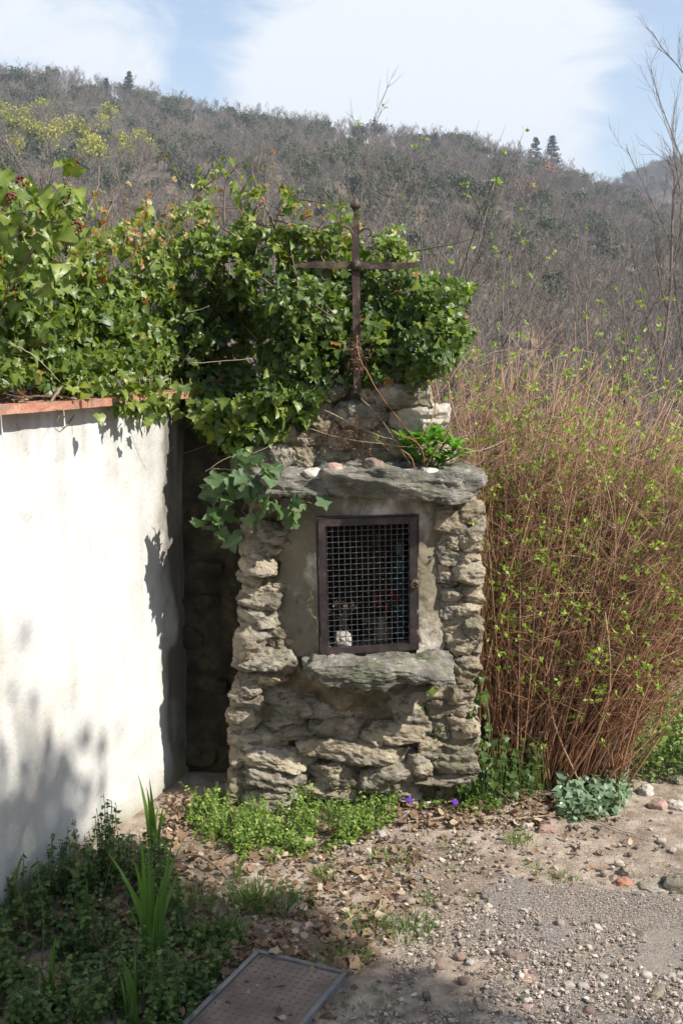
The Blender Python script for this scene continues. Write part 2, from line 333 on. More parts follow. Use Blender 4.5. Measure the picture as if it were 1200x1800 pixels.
M_dweed = mk('dark undergrowth leaves', [(0, (.03, .065, .016)), (.6, (.07, .13, .03)), (.93, (.14, .2, .05)), (1, (.25, .12, .05))], 20, tint=.9, rough=.5, trans=.3, tcol=(1.7, 1.7, .8))
M_val = mk('bright fleshy leaves', [(0, (.07, .17, .025)), (.6, (.14, .30, .05)), (1, (.26, .42, .1))], 20, tint=.8, rough=.35, trans=.35, tcol=(1.7, 1.8, .7))
M_grnd = mk('ground ivy', [(0, (.06, .11, .05)), (.6, (.13, .2, .11)), (1, (.28, .34, .23))], 20, tint=.8, rough=.4, trans=.2, spec=.5)
M_violet = mk('violet petals', [(0, (.12, .03, .42)), (1, (.22, .08, .6))], 20, rough=.5)
M_blue = mk('turquoise paint', [(0, (.006, .035, .035)), (1, (.01, .055, .055))], 20, rough=.5)
M_skin = mk('painted plaster figure', [(0, (.16, .13, .11)), (1, (.22, .18, .16))], 20, rough=.6)
M_petal = mk('crimson petals', [(0, (.08, .004, .01)), (1, (.24, .012, .03))], 20, tint=.6, rough=.6)
M_orange = mk('orange petals', [(0, (.14, .04, .01)), (1, (.22, .08, .02))], 20, tint=.6, rough=.6)
M_vase = mk('stoneware', [(0, (.08, .07, .04)), (1, (.15, .13, .08))], 20, rough=.5)
M_bark = mk('tree bark', [(0, (.1, .08, .06)), (1, (.22, .18, .14))], 12, rough=.9, bump=.6, bscale=30)

# ------------------------------------------------------------------ ground
WA = np.array([-0.678, 3.916]); WU = np.array([.34, .94]); WU = WU/np.linalg.norm(WU); WN = np.array([WU[1], -WU[0]])   # foot line of the white wall
def gz(x, y):
    x = np.asarray(x, float); y = np.asarray(y, float)
    r = np.hypot(x, y)
    z = .02*fbm(np.stack([x*1.3, y*1.3, x*0], -1), 3, 4)
    z = z + .055*np.exp(-(((x-.05)/.75)**2+((y-4.0)/.30)**2))                # litter piled at the shrine foot
    dw = (x-WA[0])*WN[0]+(y-WA[1])*WN[1]
    z = z + .04*np.exp(-(np.clip(dw, 0, 9)/.25)**2)*(y < 5)
    z = z*(r < 12) - 9*sstep(8, 32, r)
    z = z + .25*sstep(.9, 2.6, x)*sstep(4.2, 5.2, y)*(1-sstep(6, 9, r))      # bank behind the shrub
    return z
def axis(lo, hi, step, far):
    mid = np.arange(lo, hi, step); k = [];  d = step; a = hi
    while a < far: d *= 1.22; k.append(a); a += d
    k.append(far); kl = []; d = step; a = lo
    while a > -far: d *= 1.22; a -= d; kl.append(a)
    return np.concatenate([np.array(kl[::-1]), mid, np.array(k)])
gx = axis(-1.5, 2.0, .0125, 1500.); gy = axis(2.3, 4.7, .0125, 1500.)
X, Y = np.meshgrid(gx, gy, indexing='ij')
Z = gz(X, Y)
nearm = np.exp(-((np.clip(np.hypot(X, Y-3.3)-1.8, 0, 99))/1.)**2)
Z = Z + nearm*(.006*fbm(np.stack([X*14, Y*14, X*0], -1), 3, 9) + .003*vnoise(np.stack([X*60, Y*60, X*0], -1), 2))
def gridmesh(mb, X, Y, Z, tint=.5, mask=None, mi=0, flip=False):
    n, m = X.shape; v = np.stack([X, Y, Z], -1).reshape(-1, 3); i = np.arange(n*m).reshape(n, m)
    a, b, c, d = i[:-1, :-1], i[1:, :-1], i[1:, 1:], i[:-1, 1:]
    if mask is not None: a, b, c, d = a[mask], b[mask], c[mask], d[mask]
    a, b, c, d = (q.ravel() for q in (a, b, c, d))
    f = np.concatenate([np.stack([a, b, c], -1), np.stack([a, c, d], -1)])
    if flip: f = f[:, ::-1]
    used, inv = np.unique(f, return_inverse=True)
    t = np.broadcast_to(np.asarray(tint, float), X.shape).reshape(-1)[used]
    mb.add(v[used], inv.reshape(-1, 3), t, mi)
mb = MB(); gridmesh(mb, X, Y, Z); mb.obj('ground', M_soil, kind='structure')
# worn asphalt with a ragged edge, a few mm above the soil
ax_ = np.arange(.2, 3.2, .012); ay_ = np.arange(.6, 4.3, .012); X, Y = np.meshgrid(ax_, ay_, indexing='ij')
e1 = G(905, 1545); e2 = G(1200, 1575); e3 = G(640, 1800)
edge_far = np.interp(X, [.3, e1[0], e2[0], 3.2], [e1[1]-.1, e1[1]+.02, e2[1]-.0, 3.15]) + .11*fbm(np.stack([X*5, Y*3, X*0], -1), 5, 3)
edge_left = np.interp(Y, [.6, e3[1], G(830, 1600)[1], e1[1]], [.0, .28, G(850, 1600)[0], e1[0]-.03]) + .14*fbm(np.stack([Y*5, X*3, X*0], -1), 5, 8)
ins = (Y < edge_far) & (X > edge_left)
ins = ins & (fbm(np.stack([X*9, Y*9, X*0], -1), 3, 21) > -.95+.75*np.exp(-(np.abs(X-edge_left)/.15))+.7*np.exp(-(np.abs(Y-edge_far)/.05)))
Zr = gz(X, Y) + .007 + .0025*fbm(np.stack([X*30, Y*30, X*0], -1), 3, 6)
mb = MB(); gridmesh(mb, X, Y, Zr, mask=ins[:-1, :-1]); mb.obj('road', M_road, kind='structure')

# hills
def ridge_el(pts, az):
    a = []; e = []
    for (px, py) in pts:
        d = pxdir(px, py); a.append(math.atan2(d[0], d[1])); e.append(math.asin(d[2]))
    return np.interp(az, a, e)
R1 = [(-3000, 300), (-900, 95), (-300, 120), (0, 152), (100, 158), (230, 185), (400, 222), (600, 250), (800, 268), (940, 300), (1060, 350), (1200, 405), (1500, 480), (3600, 700)]
R2 = [(-600, 420), (600, 420), (900, 372), (1060, 335), (1130, 305), (1200, 280), (1500, 190), (2400, 160), (5000, 420)]
def hill_z(r, az, which=1):
    if which == 1:
        rt = 300.; el = ridge_el(R1, az); hr = rt*np.tan(el)+H
        t = np.clip((r-28)/(rt-28), 0, 1)
        z = -11 + (hr+11)*(t*.9+.1*t*t)
        z = np.where(r > rt, hr - (r-rt)*.35, z)
    else:
        rt = 620.; el = ridge_el(R2, az); hr = rt*np.tan(el)+H
        t = np.clip((r-200)/(rt-200), 0, 1); z = -11+(hr+11)*t; z = np.where(r > rt, hr-(r-rt)*.3, z)
    x = r*np.sin(az); y = r*np.cos(az)
    amp = (5 if which == 1 else 9)*np.clip((r-30)/120, 0, 1)*np.clip(abs(rt-r)/60, .15, 1)
    return z + amp*fbm(np.stack([x/45, y/45, x*0], -1), 4, 33+which)
az = np.linspace(R(-75), R(75), 240)
for which, rr in ((1, np.concatenate([np.linspace(26, 300, 110), np.linspace(305, 520, 14)])), (2, np.linspace(200, 900, 60))):
    A, Q = np.meshgrid(az, rr, indexing='ij'); Zh = hill_z(Q, A, which)
    Zh = np.maximum(Zh, -60)
    mb = MB(); gridmesh(mb, Q*np.sin(A), Q*np.cos(A), Zh, flip=True); mb.obj('hill', M_hill, kind='structure')

A, Q = np.meshgrid(np.linspace(R(70), R(290), 160), np.linspace(60, 330, 50), indexing='ij')  # unseen hill ring behind the camera, added to cut the ambient light
edge_ = sstep(0, .35, A-R(70))*sstep(0, .35, R(290)-A)
Zh = -10+(Q-60)/200*(78+14*np.sin(A*3.1))*np.where(Q < 260, 1, 1-(Q-260)/260)+5*fbm(np.stack([Q*np.sin(A)/40, Q*np.cos(A)/40, A*0], -1), 4, 3)
mb = MB(); gridmesh(mb, Q*np.sin(A), Q*np.cos(A), Zh, flip=True); mb.obj('hill', M_hill, kind='structure')

# ------------------------------------------------------------------ branching growth
def grow(base, d0, length, rad, levels, up=.25, wob=.10, K=6, seed=0, rmin=.002):
    """levels: list of (children per parent, length ratio, spread, radius ratio, t0). Returns list of (P (n,K,3), R (n,K)) per level"""
    r2 = np.random.default_rng(seed)
    def paths(b, d, L, n):
        u = np.linspace(0, 1, K)[None, :, None]
        j = r2.normal(size=(n, 1, 3))*wob*L[:, None, None]; j2 = r2.normal(size=(n, 1, 3))*wob*.6*L[:, None, None]
        p = b[:, None] + d[:, None]*L[:, None, None]*u + j*u*u + j2*np.sin(u*math.pi*1.5) + np.array([0, 0, 1.])*up*L[:, None, None]*u*u
        return p
    b = np.array([base], float); d = unit(np.array([d0], float)); L = np.array([length], float); rr = np.array([rad])
    Pt = paths(b, d, L, 1); res = [(Pt, np.linspace(1, .35, K)[None]*rr[:, None])]
    for (c, lr, spr, rrto, t0) in levels:
        n = len(Pt)*c; par = np.repeat(np.arange(len(Pt)), c)
        t = t0 + (1-t0)*((np.tile(np.arange(c), len(Pt))+r2.random(n))/c); t = np.clip(t, 0, .98)*(K-1); i = np.minimum(t.astype(int), K-2); u = (t-i)[:, None]
        b = Pt[par, i]*(1-u)+Pt[par, i+1]*u; td = unit(Pt[par, i+1]-Pt[par, i])
        rd = unit(r2.normal(size=(n, 3))); rd = unit(rd - td*(rd*td).sum(-1, keepdims=True))
        s = spr*(.7+.6*r2.random((n, 1))); d = unit(td*np.cos(s)+rd*np.sin(s))
        L = L[par]*lr*(.65+.6*r2.random(n))*(1.15-.5*t/(K-1)); rr = np.maximum(rr[par]*rrto*(1.1-.5*t/(K-1)), rmin)
        Pt = paths(b, d, L, n); res.append((Pt, np.linspace(1, .4, K)[None]*rr[:, None]))
    return res
def tree_to(mb, res, sides=(6, 5, 4, 3, 3, 3), tint=(.3, .8), mi=0):
    for k, (p, r) in enumerate(res):
        v, f = tubes(p, r, sides[min(k, len(sides)-1)])
        nb = p.shape[0]; tt = rng.uniform(tint[0], tint[1], nb)
        mb.add(v, f, np.repeat(tt, p.shape[1]*sides[min(k, len(sides)-1)]), mi)

# leaf templates: stalk at origin, tip along +y, face +z
def leaf_t(outl, fold=.18, droop=.18, mid=.4):
    o = [(x, y) for x, y in outl] + [(-x, y) for x, y in outl[::-1] if x > 0]
    v = [(0, mid, 0)] + [(x, y, 0) for x, y in o]; v = np.array(v, float)
    v[:, 2] = np.abs(v[:, 0])*fold - droop*(v[:, 1]-.2)**2
    n = len(o); f = [(0, 1+(i+1) % n, 1+i) for i in range(n)]
    f = np.array(f)[:, ::-1] if False else np.array(f)
    return v, f
VEIN = {}
def leaf2(outl, sd, fold=.28, droop=.35, wave=.07):
    r2 = np.random.default_rng(sd); ys = [0.02, .3, .62, outl[-1][1]]; v = [(0, y, 0) for y in ys]; f = []
    o = [(x, y) for x, y in outl if x > 0]; n = len(o)
    for sg in (1, -1):
        b = len(v)
        for x, y in o: v.append((sg*x*(1+.08*r2.normal()), y+.03*r2.normal(), 0))
        near_ = lambda y: 0 if y < .17 else (1 if y < .46 else 2)
        pr = 0
        for i in range(n):
            k = near_(o[i][1]) if i else 0
            k = max(k, pr)
            if i:
                if k != pr: t = (pr, b+i-1, k); f.append(t if sg > 0 else t[::-1])
                t = (k, b+i-1, b+i); f.append(t if sg > 0 else t[::-1])
            pr = k
        t = (pr, b+n-1, 3); f.append(t if sg > 0 else t[::-1])
        if pr < 2: t = (pr, 3, 2); f.append(t if sg > 0 else t[::-1])
    v = np.array(v, float); v[:, 2] = np.abs(v[:, 0])*fold*r2.uniform(.2, 1.3) - droop*r2.uniform(.3, 1.3)*(v[:, 1]-.15)**2 - .35*r2.uniform(0, 1.5)*np.abs(v[:, 0])**2
    v[4:, 2] += r2.normal(size=len(v)-4)*wave; f = np.array(f); VEIN[id(v)] = np.where(np.arange(len(v)) < 4, .16, -.02); VEIN['k%d' % sd] = v
    return v, f
def tints_of(t, tpl):
    ve = VEIN.get(id(tpl[0])); t = np.repeat(np.asarray(t, float), len(tpl[0]))
    return t if ve is None else t+np.tile(ve, len(t)//len(ve))
IVY = leaf_t([(0, .06), (.20, -.12), (.50, -.06), (.36, .2), (.56, .46), (.24, .5), (0, 1.0)])
IVY2 = leaf_t([(0, .03), (.28, -.06), (.48, .12), (.40, .34), (.2, .62), (0, 1.0)], .12, .25)
OI = [(0, .05), (.2, -.10), (.42, -.12), (.55, .0), (.46, .17), (.52, .30), (.60, .44), (.42, .51), (.29, .62), (.14, .84), (0, 1.0)]
OJ = [(0, .03), (.24, -.08), (.44, .04), (.45, .22), (.36, .40), (.24, .62), (.12, .82), (0, 1.0)]
IV = [leaf2(OI, 11+i) for i in range(4)]; IV2 = [leaf2(OJ, 31+i) for i in range(4)]; OV3 = [leaf2([(0, 0), (.22, .08), (.36, .28), (.34, .5), (.2, .76), (0, 1)], 51+i) for i in range(3)]
OVATE = leaf_t([(0, 0), (.30, .12), (.42, .36), (.24, .7), (0, 1.0)], .25, .3)
LANCE = leaf_t([(0, 0), (.13, .25), (.16, .55), (.09, .82), (0, 1.0)], .3, .35, .5)
SMALL = (np.array([(0, 0, 0), (.3, .5, .08), (0, 1, -.05), (-.3, .5, .08)], float), np.array([(0, 1, 2), (0, 2, 3)]))
BLADE = (np.array([(-.5, 0, 0), (.5, 0, 0), (-.42, .4, .03), (.42, .4, .03), (-.28, .75, -.02), (.28, .75, -.02), (0, 1, -.12)], float), np.array([(0, 1, 3), (0, 3, 2), (2, 3, 5), (2, 5, 4), (4, 5, 6)]))
def curl_t(sd):
    r2 = np.random.default_rng(sd); v, f = leaf_t([(0, 0), (.3, .1), (.36, .4), (.42, .6), (.15, .75), (0, 1.0)], .25, .1)
    v[:, 2] += .35*r2.uniform(-1, 1.3)*v[:, 0]**2*2 + .3*r2.uniform(-1, 1)*(v[:, 1]-.5)**2*2 + r2.normal(size=len(v))*.06
    return v, f
CURLS = [curl_t(i) for i in range(6)]
def as_mesh(name, tpl, mat, tint=.5):
    return MB().add(tpl[0], tpl[1], tints_of([tint], tpl)).mesh(name, mat)
def leaf_parts(name, tpls, mats, pos, m3, sc, parent, tints, nvar=4):
    """single leaf objects sharing a few meshes"""
    mesh = [[as_mesh(name, t, mats, q) for q in tints] for t in tpls]
    for i in range(len(pos)):
        me = mesh[i % len(tpls)][rng.integers(len(tints))]
        o = link(name, me, parent); M = Matrix.Identity(4)
        s = float(sc[i])
        for a in range(3):
            for b in range(3): M[a][b] = float(m3[i, a, b])*s
        base = parent.location if parent is not None else Vector((0, 0, 0))
        M[0][3], M[1][3], M[2][3] = (float(pos[i, 0])-base.x, float(pos[i, 1])-base.y, float(pos[i, 2])-base.z)
        o.matrix_basis = M
def local(v, parent): return np.asarray(v)-np.array(parent.location)
def inpoly(x, y, poly):
    poly = np.asarray(poly, float); x1, y1 = poly[:, 0], poly[:, 1]; x2, y2 = np.roll(x1, -1), np.roll(y1, -1)
    c = np.zeros(np.shape(x), bool)
    for a, b, d, e in zip(x1, y1, x2, y2):
        cond = ((b > y) != (e > y)) & (x < (d-a)*(y-b)/(e-b+1e-12)+a); c ^= cond
    return c
def sample_poly(poly, n):
    poly = np.asarray(poly, float); lo, hi = poly.min(0), poly.max(0); res = np.zeros((0, 2))
    while len(res) < n:
        q = rng.uniform(lo, hi, size=(n*2, 2)); res = np.concatenate([res, q[inpoly(q[:, 0], q[:, 1], poly)]])
    return res[:n]
def PV(px, py, Y):
    c, s = math.cos(PITCH), math.sin(PITCH); xx = px-600; yy = 900-py
    d = np.stack([xx, F*c+yy*s, -F*s+yy*c], -1); t = (Y/d[:, 1])[:, None]
    p = d*t; p[:, 2] += H; return p

#@@HILLTREES
# ------------------------------------------------------------------ trees on the hills
def bare_mesh(name, sd, mat=None, h=6.5):
    mb = MB(); res = grow((0, 0, -.3), (0, 0, 1), h*.62, .11, [(7, .62, .75, .5, .3), (5, .55, .6, .5, .25), (5, .6, .6, .55, .2), (3, .6, .6, .7, .2)], up=.22, wob=.08, K=4, seed=sd, rmin=.014)
    tree_to(mb, res, (4, 3, 3, 3, 3), (.2, .9)); return mb.mesh(name, mat or M_hbare, False)
def crown_mesh(name, sd, mat, h=5., w=2.2, n=900, ls=.35, lo=.25, trunk=True):
    r2 = np.random.default_rng(sd); mb = MB()
    if trunk: tree_to(mb, grow((0, 0, -.3), (0, 0, 1), h*.6, .12, [(6, .5, .8, .5, .3)], K=4, seed=sd), (4, 3), (.2, .5), 1)
    nc = 16; cc = r2.normal(size=(nc, 3)); cc = unit(cc)*r2.random((nc, 1))**.5; cc = cc*np.array([w*.8, w*.8, h*(1-lo)*.42])+np.array([0, 0, h*(lo+(1-lo)*.52)])
    k = r2.integers(nc, size=n); p = cc[k] + r2.normal(size=(n, 3))*w*.21
    m3 = randrot(n); s = ls*(.5+r2.random(n)); v, f = place(SMALL[0]*np.array([1.6, 1, 1]), SMALL[1], p, m3, s)
    tt = np.clip(r2.normal(.5, .2, n)+(r2.random(nc)[k]-.5)*.5, 0, 1); mb.add(v, f, np.repeat(tt, 4), 0)
    return mb.mesh(name, [mat, M_hbare], False)
def pine_mesh(name, sd, h=9.):
    mb = MB(); r2 = np.random.default_rng(sd)
    v, f = tubes(np.array([[[0, 0, -.5], [.05, 0, h*.5], [0, .05, h]]]), np.array([[.16, .1, .03]]), 5); mb.add(v, f, .3, 1)
    for z in np.arange(h*.22, h*.99, h*.075):
        nb = 6; L = (h-z)*.36*(.7+.5*r2.random(nb))+.3; a = r2.random(nb)*6.28
        for L_, a_ in zip(L, a):
            e = np.array([math.cos(a_)*L_, math.sin(a_)*L_, z+.08*L_]); b = np.array([0, 0, z-.05])
            v, f = tubes(np.array([[b, (b+e)/2+[0, 0, -.05], e]]), np.array([[.035, .025, .012]]), 3); mb.add(v, f, .3, 1)
            n = 26; u = r2.random(n)[:, None]*.75+.25; p = b+(e-b)*u+r2.normal(size=(n, 3))*np.array([.16, .16, .09])*(1+L_*.2)
            v, f = place(SMALL[0]*np.array([1.3, 1, 1]), SMALL[1], p, randrot(n), .22+.22*r2.random(n)); mb.add(v, f, np.repeat(r2.random(n), 4), 0)
    return mb.mesh(name, [M_pine, M_hbare], False)
V_bare = [bare_mesh('bare_tree', 100+i) for i in range(6)]
V_green = [crown_mesh('evergreen_oak', 200+i, M_hgreen, 5.2, 2.3) for i in range(3)]
V_mim = [crown_mesh('mimosa_tree', 300+i, M_hyel, 6.2, 2.1, 1100, .3) for i in range(3)]
V_red = [crown_mesh('russet_oak', 400+i, M_hred, 5.6, 2.4, 700, .28) for i in range(2)]
V_pine = [pine_mesh('pine_tree', 500+i) for i in range(2)]
def hill_at(px, r):
    d = pxdir(px, 600); a = math.atan2(d[0], d[1]); return np.array([r*math.sin(a), r*math.cos(a), float(hill_z(np.array([r]), np.array([a]))[0])])
def hill_hit(px, py):
    d = pxdir(px, py); a = math.atan2(d[0], d[1]); r = np.linspace(35, 300, 400); z = hill_z(r, np.full(400, a)); zr = H+r*d[2]/math.hypot(d[0], d[1])
    k = np.argmax(z > zr) if (z > zr).any() else 399
    return np.array([r[k]*math.sin(a), r[k]*math.cos(a), z[k]])
def put_tree(name, me, p, s, label, cat='tree', group=None, sz=1.):
    o = link(name, me); o.location = tuple(p); o.scale = (s, s, s*sz); o.rotation_euler = (0, 0, rng.random()*6.28); tag(o, label, cat, group); return o
put_tree('pine_tree', V_pine[0], hill_hit(968, 312), 1.15, 'tallest of the dark pines on the skyline at the right of the ridge')
put_tree('pine_tree', V_pine[1], hill_hit(940, 305), .95, 'shorter dark pine left beside the tallest pine on the right skyline')
put_tree('pine_tree', V_pine[1], hill_hit(228, 196), 1.0, 'dark pine rising alone highest above the ridge at upper left')
put_tree('pine_tree', V_pine[0], hill_hit(188, 190), .75, 'smaller pine just left of the high pine on the left ridge')
put_tree('pine_tree', V_pine[0], hill_hit(765, 275), .6, 'small pointed pine poking above the middle of the ridge')
for i, (px, py, s, lb) in enumerate([(962, 345, 1.25, 'russet leaved oak on the slope below the two right pines'), (925, 372, 1.0, 'dull red oak lower left of the larger russet oak'), (75, 165, .9, 'faint russet tree just under the ridge at far left')]):
    put_tree('russet_oak', V_red[i % 2], hill_hit(px, py), s, lb)
mim_px = [(40, 245), (75, 235), (105, 262), (20, 268), (135, 290), (180, 262), (210, 285), (245, 290), (160, 315), (60, 285), (225, 305), (265, 300), (195, 240), (5, 235), (90, 300), (130, 250), (30, 300), (170, 330)]
mim_p = [hill_hit(*q) for q in mim_px]
for i, p in enumerate(mim_p):
    put_tree('mimosa_tree', V_mim[i % 3], p, .75+.5*rng.random(), 'yellow green mimosa in bloom in the patch on the left hillside', group='blooming mimosas on the left hillside')
gr_px = [(345, 300), (320, 320), (375, 310), (600, 300), (620, 320), (580, 330), (870, 470), (900, 500), (845, 450), (930, 520), (870, 520), (800, 440), (1010, 400), (980, 480), (700, 430), (760, 500), (960, 560), (1060, 500), (430, 250), (150, 200), (60, 180), (20, 330), (110, 340), (500, 300), (680, 330), (780, 350), (1040, 430), (730, 380), (1000, 540), (660, 260), (300, 230), (820, 300)]
gr_p = [hill_hit(*q) for q in gr_px]
for i, p in enumerate(gr_p):
    put_tree('evergreen_oak', V_green[i % 3], p, .8+.5*rng.random(), 'dark green round evergreen oak among the bare trees on the hill', group='evergreen oaks on the hillside')
# bare trees: the biggest seen ones single, the rest as one wood
n = 3300
a = rng.uniform(R(-22), R(22), n); r = 48+(296-48)*rng.random(n)**.75
ridge = rng.random(n) < .13; r[ridge] = rng.uniform(284, 300, ridge.sum())
pts = np.stack([r*np.sin(a), r*np.cos(a), hill_z(r, a)], -1)
keep = np.ones(n, bool)
for q in mim_p+gr_p: keep &= np.hypot(pts[:, 0]-q[0], pts[:, 1]-q[1]) > 2.0
pts = pts[keep]; a = a[keep]; r = r[keep]
inframe = (np.abs(a) < R(16.8)) & ((a > R(6)) | (r > 120))
order = np.argsort(np.where(inframe, r, 1e9)); first = order[:290]; rest = order[290:]
for k, i in enumerate(first):
    o = put_tree('bare_tree', V_bare[k % 6], pts[i], rng.uniform(.65, 1.15), 'leafless grey brown tree of the bare wood covering the hillside', group='bare trees on the hillside')
n2 = 3000; a2 = rng.uniform(R(4), R(24), n2); r2_ = 360+258*rng.random(n2)**.6
pts2 = np.stack([r2_*np.sin(a2), r2_*np.cos(a2), hill_z(r2_, a2, 2)], -1)
re_ = np.random.default_rng(99); n3 = 4200; a3 = re_.uniform(R(22), R(48), n3)*np.where(re_.random(n3) < .5, -1, 1); r3 = 48+(296-48)*re_.random(n3)**.75
allp = np.concatenate([pts[rest], pts2, np.stack([r3*np.sin(a3), r3*np.cos(a3), hill_z(r3, a3)], -1)]); src = V_bare+V_green[:1]
def wood(name, P_, meshes, weights, smin, smax, label):
    me = bpy.data.meshes.new(name); me.from_pydata([tuple(q) for q in P_], [], [])
    n = len(P_); rng = np.random.default_rng(5)
    at = me.attributes.new('idx', 'INT', 'POINT'); at.data.foreach_set('value', rng.choice(len(meshes), n, p=weights).astype(np.int32))
    at = me.attributes.new('rot', 'FLOAT', 'POINT'); at.data.foreach_set('value', rng.uniform(0, 6.28, n).astype(np.float32))
    at = me.attributes.new('siz', 'FLOAT', 'POINT'); at.data.foreach_set('value', rng.uniform(smin, smax, n).astype(np.float32))
    o = link(name, me, kind='stuff', label=label)
    g = bpy.data.node_groups.new('scatter', 'GeometryNodeTree'); g.interface.new_socket('Geometry', in_out='INPUT', socket_type='NodeSocketGeometry'); g.interface.new_socket('Geometry', in_out='OUTPUT', socket_type='NodeSocketGeometry')
    nn = g.nodes.new; ll = g.links.new; gi = nn('NodeGroupInput'); go = nn('NodeGroupOutput'); ins_ = nn('GeometryNodeInstanceOnPoints'); jn = nn('GeometryNodeGeometryToInstance')
    mp_ = nn('GeometryNodeMeshToPoints'); ll(gi.outputs[0], mp_.inputs[0]); ll(mp_.outputs[0], ins_.inputs['Points'])
    for m_ in meshes[::-1]:
        so = next(ob for ob in bpy.data.objects if ob.data == m_)
        oi = nn('GeometryNodeObjectInfo'); oi.inputs['Object'].default_value = so; oi.transform_space = 'ORIGINAL'; oi.inputs['As Instance'].default_value = False
        ll(oi.outputs['Geometry'], jn.inputs[0])
    ll(jn.outputs[0], ins_.inputs['Instance']); ins_.inputs['Pick Instance'].default_value = True
    def na(nm, ty):
        q = nn('GeometryNodeInputNamedAttribute'); q.data_type = ty; q.inputs[0].default_value = nm; return q.outputs[0]
    ll(na('idx', 'INT'), ins_.inputs['Instance Index'])
    cx = nn('ShaderNodeCombineXYZ'); ll(na('rot', 'FLOAT'), cx.inputs[2]); ll(cx.outputs[0], ins_.inputs['Rotation']); ll(na('siz', 'FLOAT'), ins_.inputs['Scale'])
    ll(ins_.outputs[0], go.inputs[0]); md = o.modifiers.new('scatter', 'NODES'); md.node_group = g
    return o
wood('woodland', allp, src, [.13]*6+[.22], .6, 1.1, 'hazy mass of bare woodland covering the far hillsides')
#@@END

# ------------------------------------------------------------------ haze
hz = MB(); box(hz, (-960, -400, -66), (960, 960, 178)); ho = hz.obj('haze', [], smooth=False, kind='stuff')
hm = bpy.data.materials.new('haze air'); hm.use_nodes = True; t = hm.node_tree; t.nodes.clear()
vo = t.nodes.new('ShaderNodeVolumePrincipled'); vo.inputs['Color'].default_value = (.78, .85, 1, 1); vo.inputs['Density'].default_value = .0006; vo.inputs['Anisotropy'].default_value = .1
oo = t.nodes.new('ShaderNodeOutputMaterial'); t.links.new(vo.outputs[0], oo.inputs['Volume']); ho.data.materials.clear(); ho.data.materials.append(hm)

# ------------------------------------------------------------------ white rendered wall with tile coping
WT = 1.485
wall = thing('rendered_wall', 'white rendered garden wall with terracotta coping under the ivy', 'wall', (WA[0], WA[1], 0))
def wp(t, d, z): return np.stack(np.broadcast_arrays(WA[0]+WU[0]*t+WN[0]*d, WA[1]+WU[1]*t+WN[1]*d, z), -1)
T, ZZ = np.meshgrid(np.linspace(-4.2, .40, 480), np.linspace(-.15, WT, 160), indexing='ij')
D = .006*fbm(np.stack([T*3, ZZ*3, T*0], -1), 3, 5)+.0018*fbm(np.stack([T*25, ZZ*25, T*0], -1), 3, 6)
dirt_shade = .5+.35*fbm(np.stack([T*1.7, ZZ*1.7, T*0], -1), 4, 71)
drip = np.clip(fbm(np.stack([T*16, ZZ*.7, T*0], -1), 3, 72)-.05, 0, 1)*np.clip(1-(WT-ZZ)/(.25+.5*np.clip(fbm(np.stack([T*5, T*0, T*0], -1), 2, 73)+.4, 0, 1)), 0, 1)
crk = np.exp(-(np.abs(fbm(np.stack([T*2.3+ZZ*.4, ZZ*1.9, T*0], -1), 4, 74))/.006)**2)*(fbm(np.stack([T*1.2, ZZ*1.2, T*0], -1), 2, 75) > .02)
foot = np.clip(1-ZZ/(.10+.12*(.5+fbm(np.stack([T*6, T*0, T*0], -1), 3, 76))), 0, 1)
moss_shade = sstep(.04, .26, T+.12*fbm(np.stack([T*5, ZZ*3, T*0], -1), 4, 77))  # mossy dirt plus painted-in shade, darkening the far end of the wall
dirt_shade = np.clip(dirt_shade-.75*drip-.22*crk-.8*foot-1.7*moss_shade, -1, 1)
q = wp(T, D-.0004*crk, ZZ); mb = MB(); gridmesh(mb, q[..., 0], q[..., 1], q[..., 2], tint=dirt_shade)
q = wp(*[np.array([[a_, a_]]*2) for a_ in (0,)], 0, 0) if False else None
bx = np.array([wp(t_, d_, z_) for t_ in (-4.2, .40) for d_ in (-.24, -.012) for z_ in (-.15, WT-.001)])
f = [t_ for a_, b_, c_, d_ in [(0, 1, 3, 2), (4, 6, 7, 5), (0, 4, 5, 1), (0, 2, 6, 4), (1, 5, 7, 3)] for t_ in ((a_, b_, c_), (a_, c_, d_))]
mb.add(bx, f); mb.v = [v-np.array([WA[0], WA[1], 0]) for v in mb.v]
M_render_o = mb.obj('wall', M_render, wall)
# greenish damp foot of the wall: a material mask by height
def wall_stain(m):
    t = m.node_tree; b = next(n_ for n_ in t.nodes if n_.type == 'BSDF_PRINCIPLED'); src_ = b.inputs['Base Color'].links[0].from_socket
    tc_ = next(n_ for n_ in t.nodes if n_.type == 'TEX_COORD'); sx = t.nodes.new('ShaderNodeSeparateXYZ'); t.links.new(tc_.outputs['Object'], sx.inputs[0])
    z_ = t.nodes.new('ShaderNodeTexNoise'); z_.inputs['Scale'].default_value = 4; z_.inputs['Detail'].default_value = 8; t.links.new(tc_.outputs['Object'], z_.inputs[0])
    ma = t.nodes.new('ShaderNodeMath'); ma.operation = 'MULTIPLY_ADD'; t.links.new(z_.outputs[0], ma.inputs[0]); ma.inputs[1].default_value = -.35; t.links.new(sx.outputs[2], ma.inputs[2])
    mr_ = t.nodes.new('ShaderNodeMapRange'); mr_.inputs[1].default_value = -.02; mr_.inputs[2].default_value = -.14; mr_.inputs[4].default_value = .65; t.links.new(ma.outputs[0], mr_.inputs[0])
    x_ = t.nodes.new('ShaderNodeMix'); x_.data_type = 'RGBA'; t.links.new(mr_.outputs[0], x_.inputs[0]); t.links.new(src_, x_.inputs[6]); x_.inputs[7].default_value = (.30, .29, .17, 1); t.links.new(x_.outputs[2], b.inputs['Base Color'])
wall_stain(M_render)
tl = .31; k = 0
